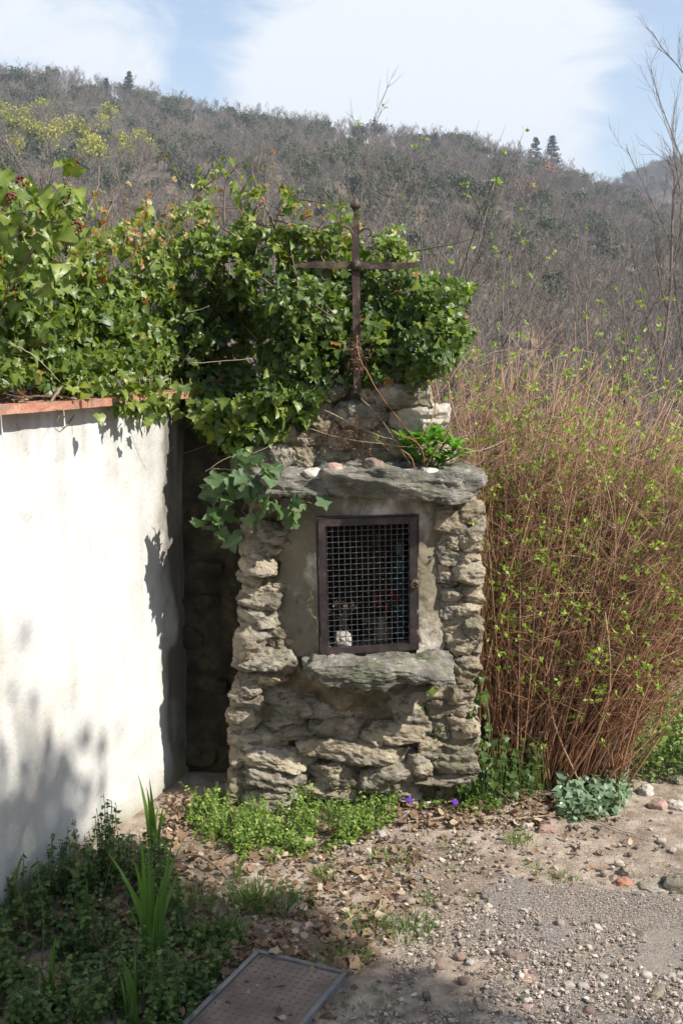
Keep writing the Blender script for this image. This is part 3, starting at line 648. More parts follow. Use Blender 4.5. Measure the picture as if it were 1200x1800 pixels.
for t0 in np.arange(-4.2, .38, tl):
    mb = MB(); M = np.eye(4); M[:2, 0] = WU; M[:2, 1] = -WN; dz = rng.normal()*.003
    v, f = rockmesh(12); s = np.array([tl/2-.003, .155+rng.normal()*.004, .0125]); v = v*s; v = v-unit(v)*(.006*np.clip(fbm(v*40+k*3, 3, k), 0, 1)*(np.abs(v[:, 1]) > .14))[:, None]+np.stack([v[:, 0]*0, rng.normal()*.002+v[:, 0]*0, dz+.0008*fbm(v*30, 2, k)], -1)
    v = v@M[:3, :3].T + np.array([WU[0]*(t0+tl/2)-WN[0]*.090, WU[1]*(t0+tl/2)-WN[1]*.090, WT+.012])
    mb.add(v, f); mb.obj('coping_tile', M_tile, wall, smooth=False); k += 1

# ------------------------------------------------------------------ rubble wall behind, in the shrine's shade
YB = 4.17
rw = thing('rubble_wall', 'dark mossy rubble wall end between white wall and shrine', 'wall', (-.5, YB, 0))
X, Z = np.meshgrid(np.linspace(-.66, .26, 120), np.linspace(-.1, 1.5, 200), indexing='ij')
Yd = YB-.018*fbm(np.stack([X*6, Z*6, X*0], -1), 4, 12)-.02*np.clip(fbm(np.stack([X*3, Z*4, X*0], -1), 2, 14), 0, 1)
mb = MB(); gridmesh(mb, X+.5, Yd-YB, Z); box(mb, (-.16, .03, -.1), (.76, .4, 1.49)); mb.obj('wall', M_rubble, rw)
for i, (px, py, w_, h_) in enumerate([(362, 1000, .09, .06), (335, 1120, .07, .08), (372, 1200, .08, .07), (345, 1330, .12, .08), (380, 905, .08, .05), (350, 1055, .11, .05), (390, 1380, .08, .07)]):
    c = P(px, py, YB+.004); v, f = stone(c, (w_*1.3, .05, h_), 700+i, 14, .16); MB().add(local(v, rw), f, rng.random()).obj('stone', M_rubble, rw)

# ------------------------------------------------------------------ the shrine
Y0 = 3.87
sh = thing('wayside_shrine', 'rough stone wayside shrine with slab lintel and gated niche', 'shrine', (.06, Y0, 0))
def core(name, prof, y_front, y_back, hole=None, amp=.034, mat=M_mortar, nu=300, nz_=220, seed=5):
    """body of mortar: prof(z) -> (xl, xr); U-shaped skin with noise, open at the hole, closed on top"""
    zs = np.linspace(prof[0][0], prof[-1][0], nz_); xl = np.interp(zs, [p[0] for p in prof], [p[1] for p in prof]); xr = np.interp(zs, [p[0] for p in prof], [p[2] for p in prof])
    dep = y_back-y_front; width = (xr-xl).mean(); tot = dep*2+width; u = np.linspace(0, tot, nu)
    U, ZZ = np.meshgrid(u, zs, indexing='ij'); XL = np.broadcast_to(xl, U.shape); XR = np.broadcast_to(xr, U.shape)
    left = U < dep; right = U > dep+width; fr = ~left & ~right; tt = np.clip((U-dep)/width, 0, 1)
    Xc = np.where(left, XL, np.where(right, XR, XL+(XR-XL)*tt)); Yc = np.where(left, y_back-U, np.where(right, y_front+(U-dep-width), y_front))
    nrm = np.where(fr, 0, np.where(left, -1, 1)); nd = fbm(np.stack([Xc*9, Yc*9, ZZ*16], -1), 5, seed, .55)*amp + np.clip(fbm(np.stack([Xc*5, Yc*5, ZZ*11], -1), 2, seed+3), -.2, .6)*amp
    edge = np.exp(-(np.minimum(np.abs(U-dep), np.abs(U-dep-width))/.03)**2)*.012
    cxm = (XL+XR)/2
    Xc = Xc + nrm*nd - np.sign(Xc-cxm)*edge*fr*1.5 ; Yc = Yc - fr*nd + edge*(~left & ~right)*0 + edge
    mask = np.ones((nu-1, nz_-1), bool)
    if hole:
        xc = Xc[:-1, :-1]; zc = ZZ[:-1, :-1]; mask &= ~((xc > hole[0]) & (xc < hole[1]) & (zc > hole[2]) & (zc < hole[3]) & fr[:-1, :-1])
    mb = MB(); gridmesh(mb, Xc, Yc, ZZ, mask=mask)
    top = np.linspace(0, 1, 12); XT = np.outer(top, np.ones(nu)); zt = ZZ[:, -1]
    cx, cy = (xl[-1]+xr[-1])/2, (y_front+y_back)/2
    XX = cx+(Xc[:, -1][None]-cx)*XT; YY = cy+(Yc[:, -1][None]-cy)*XT
    gridmesh(mb, XX, YY, np.broadcast_to(zt, XX.shape)+.01*(1-XT)+.008*fbm(np.stack([XX*12, YY*12, XX*0], -1), 3, 2)*(1-XT), flip=False)
    mb.v = [local(v, sh) for v in mb.v]; return mb.obj(name, mat, sh)
def XZ(px, py, Y): p = P(px, py, Y); return p[0], p[2]
zz = lambda py, Y=Y0: P(600, py, Y)[2]
xx = lambda px, py, Y=Y0: P(px, py, Y)[0]
hl, hr_, hb, ht = xx(563, 1030)+.004, xx(733, 1030)-.004, zz(1150)+.008, zz(905)-.012
YC = Y0+.028
core('mortar_core', [(-.1, xx(408, 1430), xx(842, 1430)), (zz(1150), xx(420, 1150), xx(838, 1150)), (zz(1000), xx(428, 1000), xx(840, 1000)), (zz(860), xx(440, 860), xx(842, 860))], YC+.015, 4.42, (hl, hr_, hb, ht))
YU = Y0+.15
core('mortar_core', [(zz(880, YU), xx(448, 840, YU), xx(800, 840, YU)), (zz(770, YU), xx(452, 770, YU), xx(780, 770, YU)), (zz(720, YU), xx(480, 720, YU), xx(765, 720, YU)), (zz(665, YU), xx(530, 670, YU), xx(745, 670, YU))], YU, 4.36, None, .026, seed=9)
# plaster surround, highest at the gate frame, falling away to each side
def surround():
    xa, xb = xx(482, 1030), xx(790, 1030); za, zb = zz(1152), zz(872)
    X, Z = np.meshgrid(np.linspace(xa, xb, 170), np.linspace(za, zb, 170), indexing='ij')
    l_ = np.clip((hl-X)/(hl-xa), 0, 1); r_ = np.clip((X-hr_)/(xb-hr_), 0, 1); t_ = np.clip((Z-ht)/(zb-ht), 0, 1)
    Yy = Y0-.030 + .052*l_**1.2 + .050*r_**1.5+.012*t_
    Yy = Yy - .013*fbm(np.stack([X*13, X*0, Z*13], -1), 4, 6) - .0015*fbm(np.stack([X*90, X*0, Z*90], -1), 2, 8)
    rag = .02*fbm(np.stack([X*0+Z*22, X*6, X*0], -1), 3, 31)
    keep = ((X > xa+.018+rag) & (X < xb-.022+rag))
    c = ~((X > hl) & (X < hr_) & (Z > hb) & (Z < ht)) & keep
    mb = MB(); gridmesh(mb, X, Yy, Z, mask=c[:-1, :-1])
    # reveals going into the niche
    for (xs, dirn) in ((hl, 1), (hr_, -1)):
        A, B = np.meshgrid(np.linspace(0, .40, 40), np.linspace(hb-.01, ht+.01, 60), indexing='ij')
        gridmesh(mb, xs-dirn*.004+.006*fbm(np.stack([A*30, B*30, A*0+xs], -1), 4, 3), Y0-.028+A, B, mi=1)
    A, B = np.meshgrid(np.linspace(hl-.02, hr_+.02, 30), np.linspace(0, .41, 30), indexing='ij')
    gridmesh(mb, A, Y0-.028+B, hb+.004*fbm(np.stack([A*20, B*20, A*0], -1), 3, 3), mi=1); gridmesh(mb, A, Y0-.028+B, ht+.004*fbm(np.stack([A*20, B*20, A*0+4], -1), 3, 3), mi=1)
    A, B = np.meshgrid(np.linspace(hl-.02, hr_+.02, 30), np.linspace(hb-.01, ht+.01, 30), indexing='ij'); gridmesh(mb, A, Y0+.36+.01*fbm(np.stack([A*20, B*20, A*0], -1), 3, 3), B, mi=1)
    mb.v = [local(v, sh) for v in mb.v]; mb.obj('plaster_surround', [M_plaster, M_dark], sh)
surround()
# stones: picture rectangle, how far it stands out of the core face, kind
def shrine_stone(x0, y0, x1, y1, proud, mat, Yf, seed, rnd=.45, amp=.10, n=11, depth=None, rot=0, name='stone', skew=.16, strata=.5, **kw):
    w_ = (x1-x0)/520.; h_ = (y1-y0)/520.; d_ = depth or min(max(w_, .08), .16)
    c = P((x0+x1)/2, (y0+y1)/2, Yf-proud)+np.array([0, d_/2, 0])
    v, f = stone((0, 0, 0), (w_, d_, h_), seed, n, amp, rnd, strata, skew, **kw)
    if rot: ca, sa = math.cos(rot), math.sin(rot); v = v@np.array([[ca, 0, -sa], [0, 1, 0], [sa, 0, ca]]).T
    return MB().add(local(v+c, sh), f, float(rng.random())).obj(name, mat, sh)
zc1 = lambda a, b, c, d: (380+a/2.4, 800+b/2.4, 380+c/2.4, 800+d/2.4)
g_, o_ = M_grey, M_ochre
lumpy = 1
L1 = [((108, 270, 165, 445), .045, o_), ((158, 300, 325, 350), .03, g_), ((165, 345, 300, 385), .035, o_), ((148, 382, 255, 425), .04, g_), ((108, 446, 222, 503), .06, o_),
      ((108, 505, 185, 545), .04, o_), ((150, 515, 240, 555), .025, g_), ((128, 556, 248, 602), .04, o_), ((235, 540, 320, 600), .02, o_), ((105, 600, 282, 665), .055, g_), ((110, 662, 285, 732), .05, g_), ((82, 728, 215, 850), .06, o_), ((210, 722, 300, 815), .045, o_), ((290, 735, 345, 800), .025, o_),
      ((230, 815, 345, 850), .03, o_), ((82, 850, 355, 925), .075, g_), ((100, 928, 215, 962), .04, g_), ((180, 936, 292, 968), .05, o_), ((82, 960, 195, 1015), .045, o_), ((80, 1012, 190, 1085), .04, o_),
      ((65, 1085, 150, 1170), .035, o_), ((60, 1165, 140, 1240), .03, o_), ((120, 1195, 285, 1262), .045, o_), ((205, 985, 530, 1115), -.01, g_), ((150, 1105, 400, 1165), .005, g_), ((140, 1155, 420, 1205), .015, o_), ((395, 1120, 520, 1230), .01, o_), ((480, 1010, 760, 1150), -.005, o_), ((500, 1130, 600, 1225), .02, o_),
      ((745, 1010, 905, 1090), .04, o_), ((655, 1145, 835, 1205), .06, o_), ((600, 1185, 740, 1225), .055, o_), ((770, 1085, 900, 1150), .05, o_), ((895, 955, 1000, 1040), .04, o_), ((985, 960, 1095, 1050), .055, o_), ((890, 1045, 985, 1110), .045, g_), ((980, 1055, 1095, 1115), .04, o_),
      ((880, 1110, 990, 1190), .035, g_), ((985, 1120, 1100, 1195), .04, o_), ((870, 1190, 960, 1270), .04, o_), ((950, 1200, 1095, 1275), .035, g_), ((900, 1275, 1085, 1350), .05, g_), ((880, 1340, 1090, 1420), .045, o_),
      ((95, 1262, 395, 1345), .055, o_), ((95, 1340, 390, 1430), .05, g_), ((385, 1232, 825, 1320), .06, o_), ((380, 1312, 620, 1420), .04, o_), ((610, 1318, 830, 1415), .05, g_), ((812, 1262, 892, 1365), .06, o_), ((60, 1235, 115, 1330), .03, o_), ((62, 1330, 110, 1470), .03, o_), ((100, 1420, 380, 1480), .05, g_), ((380, 1400, 640, 1455), .045, o_), ((640, 1395, 860, 1455), .03, g_),
      ((950, 240, 1035, 322), .055, o_), ((1028, 215, 1118, 285), .06, o_), ((1000, 280, 1110, 330), .04, g_), ((942, 322, 1040, 395), .045, o_), ((1030, 325, 1108, 400), .06, o_), ((948, 398, 1040, 470), .04, g_), ((1030, 395, 1105, 470), .055, o_), ((1000, 465, 1112, 545), .06, o_), ((942, 478, 1008, 560), .035, o_),
      ((945, 575, 1045, 622), .055, o_), ((1040, 545, 1105, 620), .045, o_), ((950, 620, 1010, 690), .03, g_), ((1005, 618, 1105, 700), .05, o_), ((948, 692, 1060, 752), .04, o_), ((1050, 700, 1108, 770), .055, g_), ((985, 755, 1060, 850), .045, o_), ((1055, 768, 1105, 850), .04, o_), ((990, 850, 1100, 955), .05, o_), ((905, 195, 1110, 232), .03, g_)]
for i, (b_, pr, m_) in enumerate(L1):
    x0, y0, x1, y1 = zc1(*b_); gw = 3.5 if (x1-x0) < 90 else 5
    big = (x1-x0) > 90
    shrine_stone(x0-gw, y0-gw, x1+gw, y1+gw, pr, m_, YC, 900+i, rnd=rng.uniform(.22, .5), amp=.23 if not big else .27, n=36 if big else 24, rot=rng.normal()*.09, skew=.22)
zc2 = lambda a, b, c, d: (400+a/2.5, 620+b/2.5, 400+c/2.5, 620+d/2.5)
L2 = [((100, 405, 195, 540), .05, g_), ((190, 400, 275, 530), .06, g_), ((268, 415, 385, 525), .05, o_), ((378, 430, 535, 515), .045, o_), ((115, 345, 300, 402), .05, o_), ((290, 345, 440, 395), .04, o_), ((430, 350, 570, 430), .03, o_),
      ((300, 395, 430, 425), .03, g_), ((545, 400, 700, 450), .02, g_), ((560, 330, 720, 400), .03, o_), ((475, 228, 695, 322), .085, g_), ((335, 148, 530, 205), .06, g_), ((655, 130, 888, 242), .09, g_), ((715, 245, 962, 330), .07, M_pale), ((598, 150, 665, 225), .04, o_), ((655, 78, 765, 135), .06, g_),
      ((700, 325, 900, 400), .03, o_), ((360, 270, 480, 340), .04, o_), ((300, 210, 470, 270), .04, g_), ((180, 290, 350, 345), .03, g_), ((720, 400, 990, 520), .03, o_)]
for i, (b_, pr, m_) in enumerate(L2):
    x0, y0, x1, y1 = zc2(*b_); shrine_stone(x0-4, y0-4, x1+4, y1+4, pr, m_, YU, 1000+i, rnd=rng.uniform(.25, .5), amp=.22, n=28, rot=rng.normal()*.07, skew=.2)
# lintel slabs and sill slab
shrine_stone(432, 834, 582, 872, .10, M_slab, Y0+.03, 1101, rnd=.3, amp=.22, n=34, depth=.34, name='lintel_slab', skew=.10, cuts=4, keep=1.3, strata=.9)
shrine_stone(566, 830, 850, 876, .125, M_slab, Y0+.03, 1107, rnd=.32, amp=.22, n=46, depth=.36, rot=-.035, name='lintel_slab', skew=.08, cuts=5, keep=1.35, strata=.9)
def sill():
    w_, d_, h_ = 255/520., .30, .07
    v, f = stone((0, 0, 0), (w_, d_, h_), 1205, 48, .30, .2, .9, .14, 5, 1.3)
    v[:, 2] -= .018*np.clip(-v[:, 1]/d_, 0, 1); v[:, 1] += .05*np.clip((-.0-v[:, 0]*np.sign(v[:, 1]+9)), 0, 1)*0
    c = P(664, 1184, Y0-.16)+np.array([0, d_/2, 0])
    MB().add(local(v+c, sh), f, .6).obj('sill_slab', M_slab, sh)
sill()

# gate of woven wire
g = 'mesh_gate'
gate = link(g, None, sh); YG = Y0-.045
def GP(u, v):   # u across 0..1, v up 0..1
    a = P(560+5*0, 914, YG-.012); b = P(731, 908, YG+.012); c = P(731, 1140, YG+.012); d = P(566, 1151, YG-.012)
    return (d*(1-u)+c*u)*(1-v) + (a*(1-u)+b*u)*v
def bar(mb, p0, p1, w_, th, n=6):
    p0 = np.asarray(p0); p1 = np.asarray(p1); d = unit(p1-p0); y = np.array([0, 1., 0]); s = unit(np.cross(d, y)); M = np.eye(4)
    L = np.linalg.norm(p1-p0); v = np.array([[x*w_/2, yy*th/2, z*L/2] for x in (-1, 1) for yy in (-1, 1) for z in (-1, 1)])
    q = [(0, 1, 3, 2), (4, 6, 7, 5), (0, 4, 5, 1), (2, 3, 7, 6), (0, 2, 6, 4), (1, 5, 7, 3)]; f = [t_ for a_, b_, c_, d_ in q for t_ in ((a_, b_, c_), (a_, c_, d_))]
    v = np.outer(v[:, 0], s)+np.outer(v[:, 1], y)+np.outer(v[:, 2], d)+(p0+p1)/2; mb.add(v, f, .5)
gate.location = (0, 0, 0)
e_ = .035; fw = .024
for (a_, b_) in (((0.03, 0), (0.03, 1)), ((.97, 0), (.97, 1)), ((.0, .022), (1, .022)), ((.0, .978), (1, .978))):
    mb = MB(); bar(mb, GP(*a_), GP(*b_), fw*(.6 if False else 1), .018 if a_[0] != b_[0] else .022); mb.v = [local(v, sh) for v in mb.v]; mb.obj('frame_bar', M_steel, gate, smooth=False)
# outer angle-iron rebate standing on the plaster
for (a_, b_) in (((-.025, -.01), (-.025, 1.01)), ((1.02, -.01), (1.02, 1.01)), ((-.03, 1.012), (1.03, 1.012))):
    mb = MB(); bar(mb, GP(*a_)+[0, .014, 0], GP(*b_)+[0, .014, 0], .006, .028); mb.v = [local(v, sh) for v in mb.v]; mb.obj('rebate_bar', M_steel, gate, smooth=False)
nc_, nr_ = 15, 23
for i in range(nc_):
    u = .075+.85*i/(nc_-1); vv = np.linspace(.03, .97, nr_*4+1); pts_ = np.array([GP(u, v_) for v_ in vv]); pts_[:, 1] += .0016*np.cos(np.arange(len(vv))*math.pi/4+i*math.pi)+.002+ .002*math.sin(i*1.7)*np.sin(vv*3)
    v, f = tubes(pts_[None], np.full((1, len(vv)), .00112), 4); MB().add(local(v, sh), f, rng.random()).obj('wire', M_wire, gate)
for j in range(nr_):
    v_ = .045+.91*j/(nr_-1); uu = np.linspace(.06, .94, nc_*4+1); pts_ = np.array([GP(u, v_) for u in uu]); pts_[:, 1] -= .0016*np.cos(np.arange(len(uu))*math.pi/4+j*math.pi)-.002
    v, f = tubes(pts_[None], np.full((1, len(uu)), .00112), 4); MB().add(local(v, sh), f, rng.random()).obj('wire', M_wire, gate)
mb = MB(); c = P(729, 1026, YG-.012); v, f = stone(c, (.026, .03, .030), 61, 6, .05, .6, 0, .05); mb.add(v, f)
a_ = np.linspace(0, 2*math.pi, 13); ring = np.stack([c[0]-.004+.011*np.cos(a_), np.full(13, c[1]-.018), c[2]+.011*np.sin(a_)], -1); v, f = tubes(ring[None], np.full((1, 13), .003), 5); mb.add(v, f)
mb.v = [local(v, sh) for v in mb.v]; mb.obj('latch', M_iron, gate)
for py in (955, 1105):
    mb = MB(); c = P(562, py, YG-.006); v, f = tubes(np.array([[c-[0, 0, .022], c+[0, 0, .022]]]), np.array([[.005, .005]]), 8); mb.add(local(v, sh), f); mb.obj('hinge', M_steel, gate)

# ---- what stands inside the niche
fl = hb+.004
def lathe(mb, c, prof, n=16, tint=.5, mi=0):
    a = np.arange(n)/n*2*math.pi; v = np.array([[c[0]+r_*math.cos(t_), c[1]+r_*math.sin(t_), c[2]+z_] for r_, z_ in prof for t_ in a]); m = len(prof); i = np.arange(m*n).reshape(m, n)
    A, B = i[:-1], i[1:]; A2, B2 = np.roll(A, -1, 1), np.roll(B, -1, 1); f = np.concatenate([np.stack([A, A2, B2], -1).reshape(-1, 3), np.stack([A, B2, B], -1).reshape(-1, 3)]); mb.add(v, f, tint, mi)
def in_niche(px, Y): return np.array([P(px, 1110, Y)[0], Y, fl])
q = P(603, 1122, Y0+.03); v, f = stone((0, 0, .028), (.055, .05, .062), 77, 12, .14, .6, .2); v = v+np.array([0, 0, 0])
so = MB().add(v, f, .9).obj('rock', M_pale); so.location = (q[0], q[1], fl); tag(so, 'white rock standing in the lower left corner of the niche', 'rock')
st = thing('statuette', 'small painted statuette in a turquoise cloak at the right of the niche', 'statuette', in_niche(702, Y0+.22))
mb = MB(); lathe(mb, (0, 0, 0), [(.0, .0), (.05, 0), (.05, .02), (.035, .03), (.042, .06), (.036, .16), (.030, .24), (.034, .28), (.018, .305), (.012, .31), (.0, .312)]); mb.obj('cloak', M_blue, st)
mb = MB(); lathe(mb, (0, -.004, .325), [(0, -.03), (.012, -.026), (.017, -.01), (.018, .006), (.012, .024), (0, .03)]); mb.obj('head', M_skin, st)
mb = MB(); lathe(mb, (0, 0, .325), [(.021, -.04), (.024, -.01), (.022, .012), (.014, .032), (0, .037)]); hd = mb.obj('hood', M_blue, st); hd.location = (0, .008, 0)
for sx in (-1, 1):
    v, f = tubes(np.array([curve([(sx*.034, 0, .25), (sx*.035, -.03, .21), (sx*.004, -.05, .235)], 7)]), np.array([np.linspace(.014, .008, 7)]), 7); MB().add(v, f).obj('arm', M_blue, st)
vs = thing('flower_vase', 'beige vase of crimson flowers behind the wire gate', 'vase of flowers', in_niche(672, Y0+.09))
mb = MB(); lathe(mb, (0, 0, 0), [(0, 0), (.028, 0), (.034, .03), (.03, .06), (.018, .085), (.022, .1), (.018, .1), (.014, .08)]); mb.obj('vase', M_vase, vs)
def bouquet(par, n, h, spread, mat, mi_name, tpl, ls, stemmat, zc=.09):
    P_ = []; hp = []
    for i in range(n):
        e = np.array([rng.normal()*spread, rng.normal()*spread*.6-.01, h*(.8+.3*rng.random())]); P_.append(curve([(0, 0, zc*.6), (e[0]*.3, e[1]*.3, (zc+e[2])/2), e], 6)); hp.append(e)
    v, f = tubes(np.array(P_), np.full((n, 6), .0013), 3); MB().add(v, f).obj('stems', stemmat, par)
    for e in hp:
        k_ = 14; d = unit(rng.normal(size=(k_, 3))+[0, 0, .5]); v, f = place(*tpl, np.repeat(e[None], k_, 0), basis(unit(rng.normal(size=(k_, 3))), d), np.full(k_, ls)); MB().add(v, f, np.repeat(rng.random(k_), len(tpl[0]))).obj(mi_name, mat, par)
bouquet(vs, 7, .17, .04, M_petal, 'flower', OVATE, .018, M_grass)
pot = thing('dried_bouquet', 'small dried flower bouquet in a jar at the left of the niche', 'dried flowers', in_niche(604, Y0+.10))
mb = MB(); lathe(mb, (0, 0, 0), [(0, 0), (.022, 0), (.024, .05), (.018, .06), (.018, .07), (.015, .07)]); mb.obj('jar', M_vase, pot)
bouquet(pot, 9, .14, .03, M_dry, 'seed_head', SMALL, .014, M_dry, .06)
pt2 = thing('orange_flower_pot', 'low pot of faded orange flowers at the back of the niche', 'flower pot', in_niche(652, Y0+.20))
mb = MB(); lathe(mb, (0, 0, 0), [(0, 0), (.03, 0), (.038, .06), (.041, .06), (.041, .07), (.03, .07)]); mb.obj('pot', M_tile, pt2); bouquet(pt2, 6, .2, .03, M_orange, 'flower', OVATE, .016, M_grass, .07)
# ---- small rocks lying on the lintel
ztop = zz(836, Y0)
for i, (px, py, w_, h_, m_, lb) in enumerate([(549, 833, .062, .036, M_pale, 'cream flat rock lying leftmost on the lintel slab'), (589, 829, .045, .045, M_pink, 'pinkish rough rock in the middle of the lintel slab'), (656, 823, .062, .048, M_brown, 'reddish brown rounded rock on the lintel slab'), (752, 832, .055, .03, M_pale, 'pale rock on the lintel slab under the leafy plant'), (800, 838, .08, .025, M_pale, 'flat pale rock at the right end of the lintel slab')]):
    v, f = stone((0, 0, 0), (w_, .05, h_), 1300+i, 12, .12, .6, .2); o = MB().add(v, f, .8).obj('rock', m_); o.location = tuple(P(px, py, Y0-.03)); tag(o, lb, 'rock')

# ------------------------------------------------------------------ iron cross
YX = 3.93
cr = thing('iron_cross', 'rusty wrought iron cross with scrolls rising from the ivy', 'cross', P(625, 670, YX))
def ribbon(pts, rad, sides=6, flat=1.):
    p = np.asarray(pts); v, f = tubes(p[None], np.asarray(rad)[None], sides); return v, f
def flatbar(p, w_, th):
    p = np.asarray(p, float); n = len(p); w_ = np.broadcast_to(w_, n); T = unit(np.gradient(p, axis=0)); y = np.array([0, 1., 0]); s = unit(np.cross(T, y))
    v = np.stack([p+s*w_[:, None]/2-y*th/2, p+s*w_[:, None]/2+y*th/2, p-s*w_[:, None]/2+y*th/2, p-s*w_[:, None]/2-y*th/2], 1).reshape(-1, 3); i = np.arange(n*4).reshape(n, 4)
    A, B = i[:-1], i[1:]; A2, B2 = np.roll(A, -1, 1), np.roll(B, -1, 1); f = np.concatenate([np.stack([A, A2, B2], -1).reshape(-1, 3), np.stack([A, B2, B], -1).reshape(-1, 3), [[i[0, 0], i[0, 2], i[0, 1]], [i[0, 0], i[0, 3], i[0, 2]], [i[-1, 0], i[-1, 1], i[-1, 2]], [i[-1, 0], i[-1, 2], i[-1, 3]]]])
    return v, f
def cpart(name, v, f): return MB().add(local(v, cr), f, .5).obj(name, M_iron, cr, smooth=False)
jit = lambda n_, a_: rng.normal(size=(n_, 3))*a_
sp = curve([P(628, 690, YX), P(627, 600, YX), P(625, 467, YX), P(625, 400, YX), P(625, 372, YX)], 22)+jit(22, .0007)
cpart('shaft', *flatbar(sp, np.interp(np.arange(22), [0, 16, 18, 21], [.026, .026, .016, .014]), .016))
hb_ = curve([P(513, 469, YX), P(560, 466, YX), P(625, 467, YX), P(690, 468, YX), P(737, 466, YX)], 24)+jit(24, .0007)
cpart('crossbar', *flatbar(hb_-[0, .014, 0], np.interp(np.arange(24), [0, 1, 3, 6, 18, 21, 22, 23], [.004, .012, .018, .023, .023, .018, .016, .003]), .013))
mb = MB(); c = P(625, 362, YX); lathe(mb, (0, 0, 0), [(0, -.022), (.008, -.02), (.010, -.012), (.018, -.002), (.017, .006), (.008, .022), (0, .036)], 8); mb.v = [v*np.array([1, .6, 1])+c-np.array(cr.location) for v in mb.v]; mb.obj('finial', M_iron, cr, smooth=False)
mb = MB(); c = P(625, 467, YX)-[0, .024, 0]; lathe(mb, (0, 0, 0), [(.018, 0), (.016, .008), (.008, .014), (0, .015)], 10); mb.v = [np.stack([v[:, 0], -v[:, 2], v[:, 1]], -1)+c-np.array(cr.location) for v in mb.v]; mb.obj('boss', M_iron, cr)
def scroll(pts, r0=.005, dy=-.006):
    p = curve([P(a_, b_, YX+dy) for a_, b_ in pts], 16); cpart('scroll', *ribbon(p, np.linspace(r0, r0*.55, 16), 6))
scroll([(632, 408), (640, 402), (650, 403), (652, 412), (645, 417)]); scroll([(619, 410), (614, 402), (606, 398), (601, 401), (603, 407)])
scroll([(582, 463), (570, 460), (564, 450), (566, 442), (574, 440), (579, 446)], .004); scroll([(578, 473), (568, 477), (565, 486), (570, 493), (579, 489)], .004)
scroll([(668, 462), (681, 462), (686, 453), (682, 444), (674, 442)], .0045); scroll([(670, 473), (682, 476), (686, 486), (679, 494), (673, 493)], .004)
scroll([(712, 462), (716, 458), (716, 454)], .005, -.012); scroll([(712, 474), (716, 478), (715, 482)], .005, -.012)

# ------------------------------------------------------------------ ivy
def wallY(px):
    # depth of the white wall's face seen at column px
    k = (px-600)/F/math.cos(PITCH)*1.0
    # X/(Y cos+...)~ : solve X = k'*Y roughly with a depth factor for eye level
    t = (k*WA[1]*.98 - WA[0])/(WU[0]-k*WU[1]*.98); return np.clip(WA[1]+WU[1]*t, 2.2, 4.25)
polyA = [(-60, 330), (0, 350), (60, 330), (140, 310), (170, 410), (230, 405), (300, 375), (345, 330), (420, 318), (470, 335), (530, 338), (560, 400), (600, 392), (660, 425), (715, 425), (735, 470), (800, 500), (822, 560), (800, 620), (770, 650), (700, 668), (640, 672), (585, 690), (540, 735), (450, 770), (440, 800), (385, 780), (330, 715), (200, 700), (120, 678), (60, 672), (-60, 668)]
def ivy_depth(q, deep):
    px, py = q[:, 0], q[:, 1]; wy = wallY(px)
    base = np.where(px < 330, wy-.03, 4.12-.12*sstep(380, 520, px))
    base = base - .10*sstep(450, 600, py)*(px > 450)*(py < 700)
    t = np.clip((680-py)/330, 0, 1); lump = .20*fbm(np.stack([px/75, py/75, px*0], -1), 2, 51)
    pocket = .28*np.exp(-(((px-405)/75)**2+((py-610)/90)**2))
    base = base + .14*np.exp(-((px-625)/24)**2)*(py < 610)
    return base + .16*t + lump + pocket + deep*(.22+.35*t)
def ivy_orient(n, p, droop=.8, side=.2, up=.55):
    nr = unit(np.stack([rng.normal(.25, .7, n), rng.normal(-.6, .6, n), rng.normal(up, .6, n)], -1)); tip = np.stack([rng.normal(side*0, .55, n), rng.normal(-.25, .3, n), rng.normal(-droop, .4, n)], -1)
    return basis(nr, tip)
ivy = thing('ivy', 'dense glossy ivy heaped over the wall top and around the cross', 'ivy', P(420, 680, 4.1))
nl = 27000; q = sample_poly(polyA, nl); wv = np.stack([fbm(np.stack([q[:, 0]/40, q[:, 1]/40, q[:, 0]*0+k_], -1), 3, 61) for k_ in (0, 9)], -1); q = q+wv*[38, 46]+rng.normal(size=q.shape)*6; dp = rng.random(nl)**1.3; Yq = ivy_depth(q, dp); p = PV(q[:, 0], q[:, 1], Yq)
# edge raggedness
keep = fbm(np.stack([q[:, 0]/24, q[:, 1]/24, q[:, 0]*0], -1), 3, 77) > -.17+.45*sstep(430, 330, q[:, 1]-.0*q[:, 0])*(q[:, 0] > 140) - .3*(q[:, 1] > 470)
q, p, dp = q[keep], p[keep], dp[keep]; nl = len(p)
size = .015+.025*rng.random(nl)**1.4*np.where(q[:, 0] < 200, 1.0, 1)*(1-.25*sstep(500, 380, q[:, 1])*(q[:, 0] > 200))
yel = sstep(560, 380, q[:, 1])*.28 + .12*(q[:, 0] < 330)
tt = np.clip(rng.normal(.33, .19, nl)+yel, 0, .93); tt = np.where(rng.random(nl) < .012, 1., tt)
m3 = ivy_orient(nl, p); up_ = sstep(480, 330, q[:, 1]) > rng.random(nl)
m3[up_] = ivy_orient(int(up_.sum()), p, .1, 0, .6)
front = np.argsort(dp - .02*size*100)[:300]
fm = np.zeros(nl, bool); fm[front] = True
leaf_parts('leaf', IV+IV2, M_ivy, p[fm], m3[fm], size[fm]*1.1, ivy, (.25, .4, .55, .72))
mb = MB()
kk = rng.integers(8, size=nl)
for j, tpl in enumerate(IV+IV2):
    s_ = (kk == j) & ~fm; v, f = place(*tpl, local(p[s_], ivy), m3[s_], size[s_]*1.1); mb.add(v, f, tints_of(tt[s_], tpl))
mb.obj('foliage', M_ivy, ivy, kind='stuff')
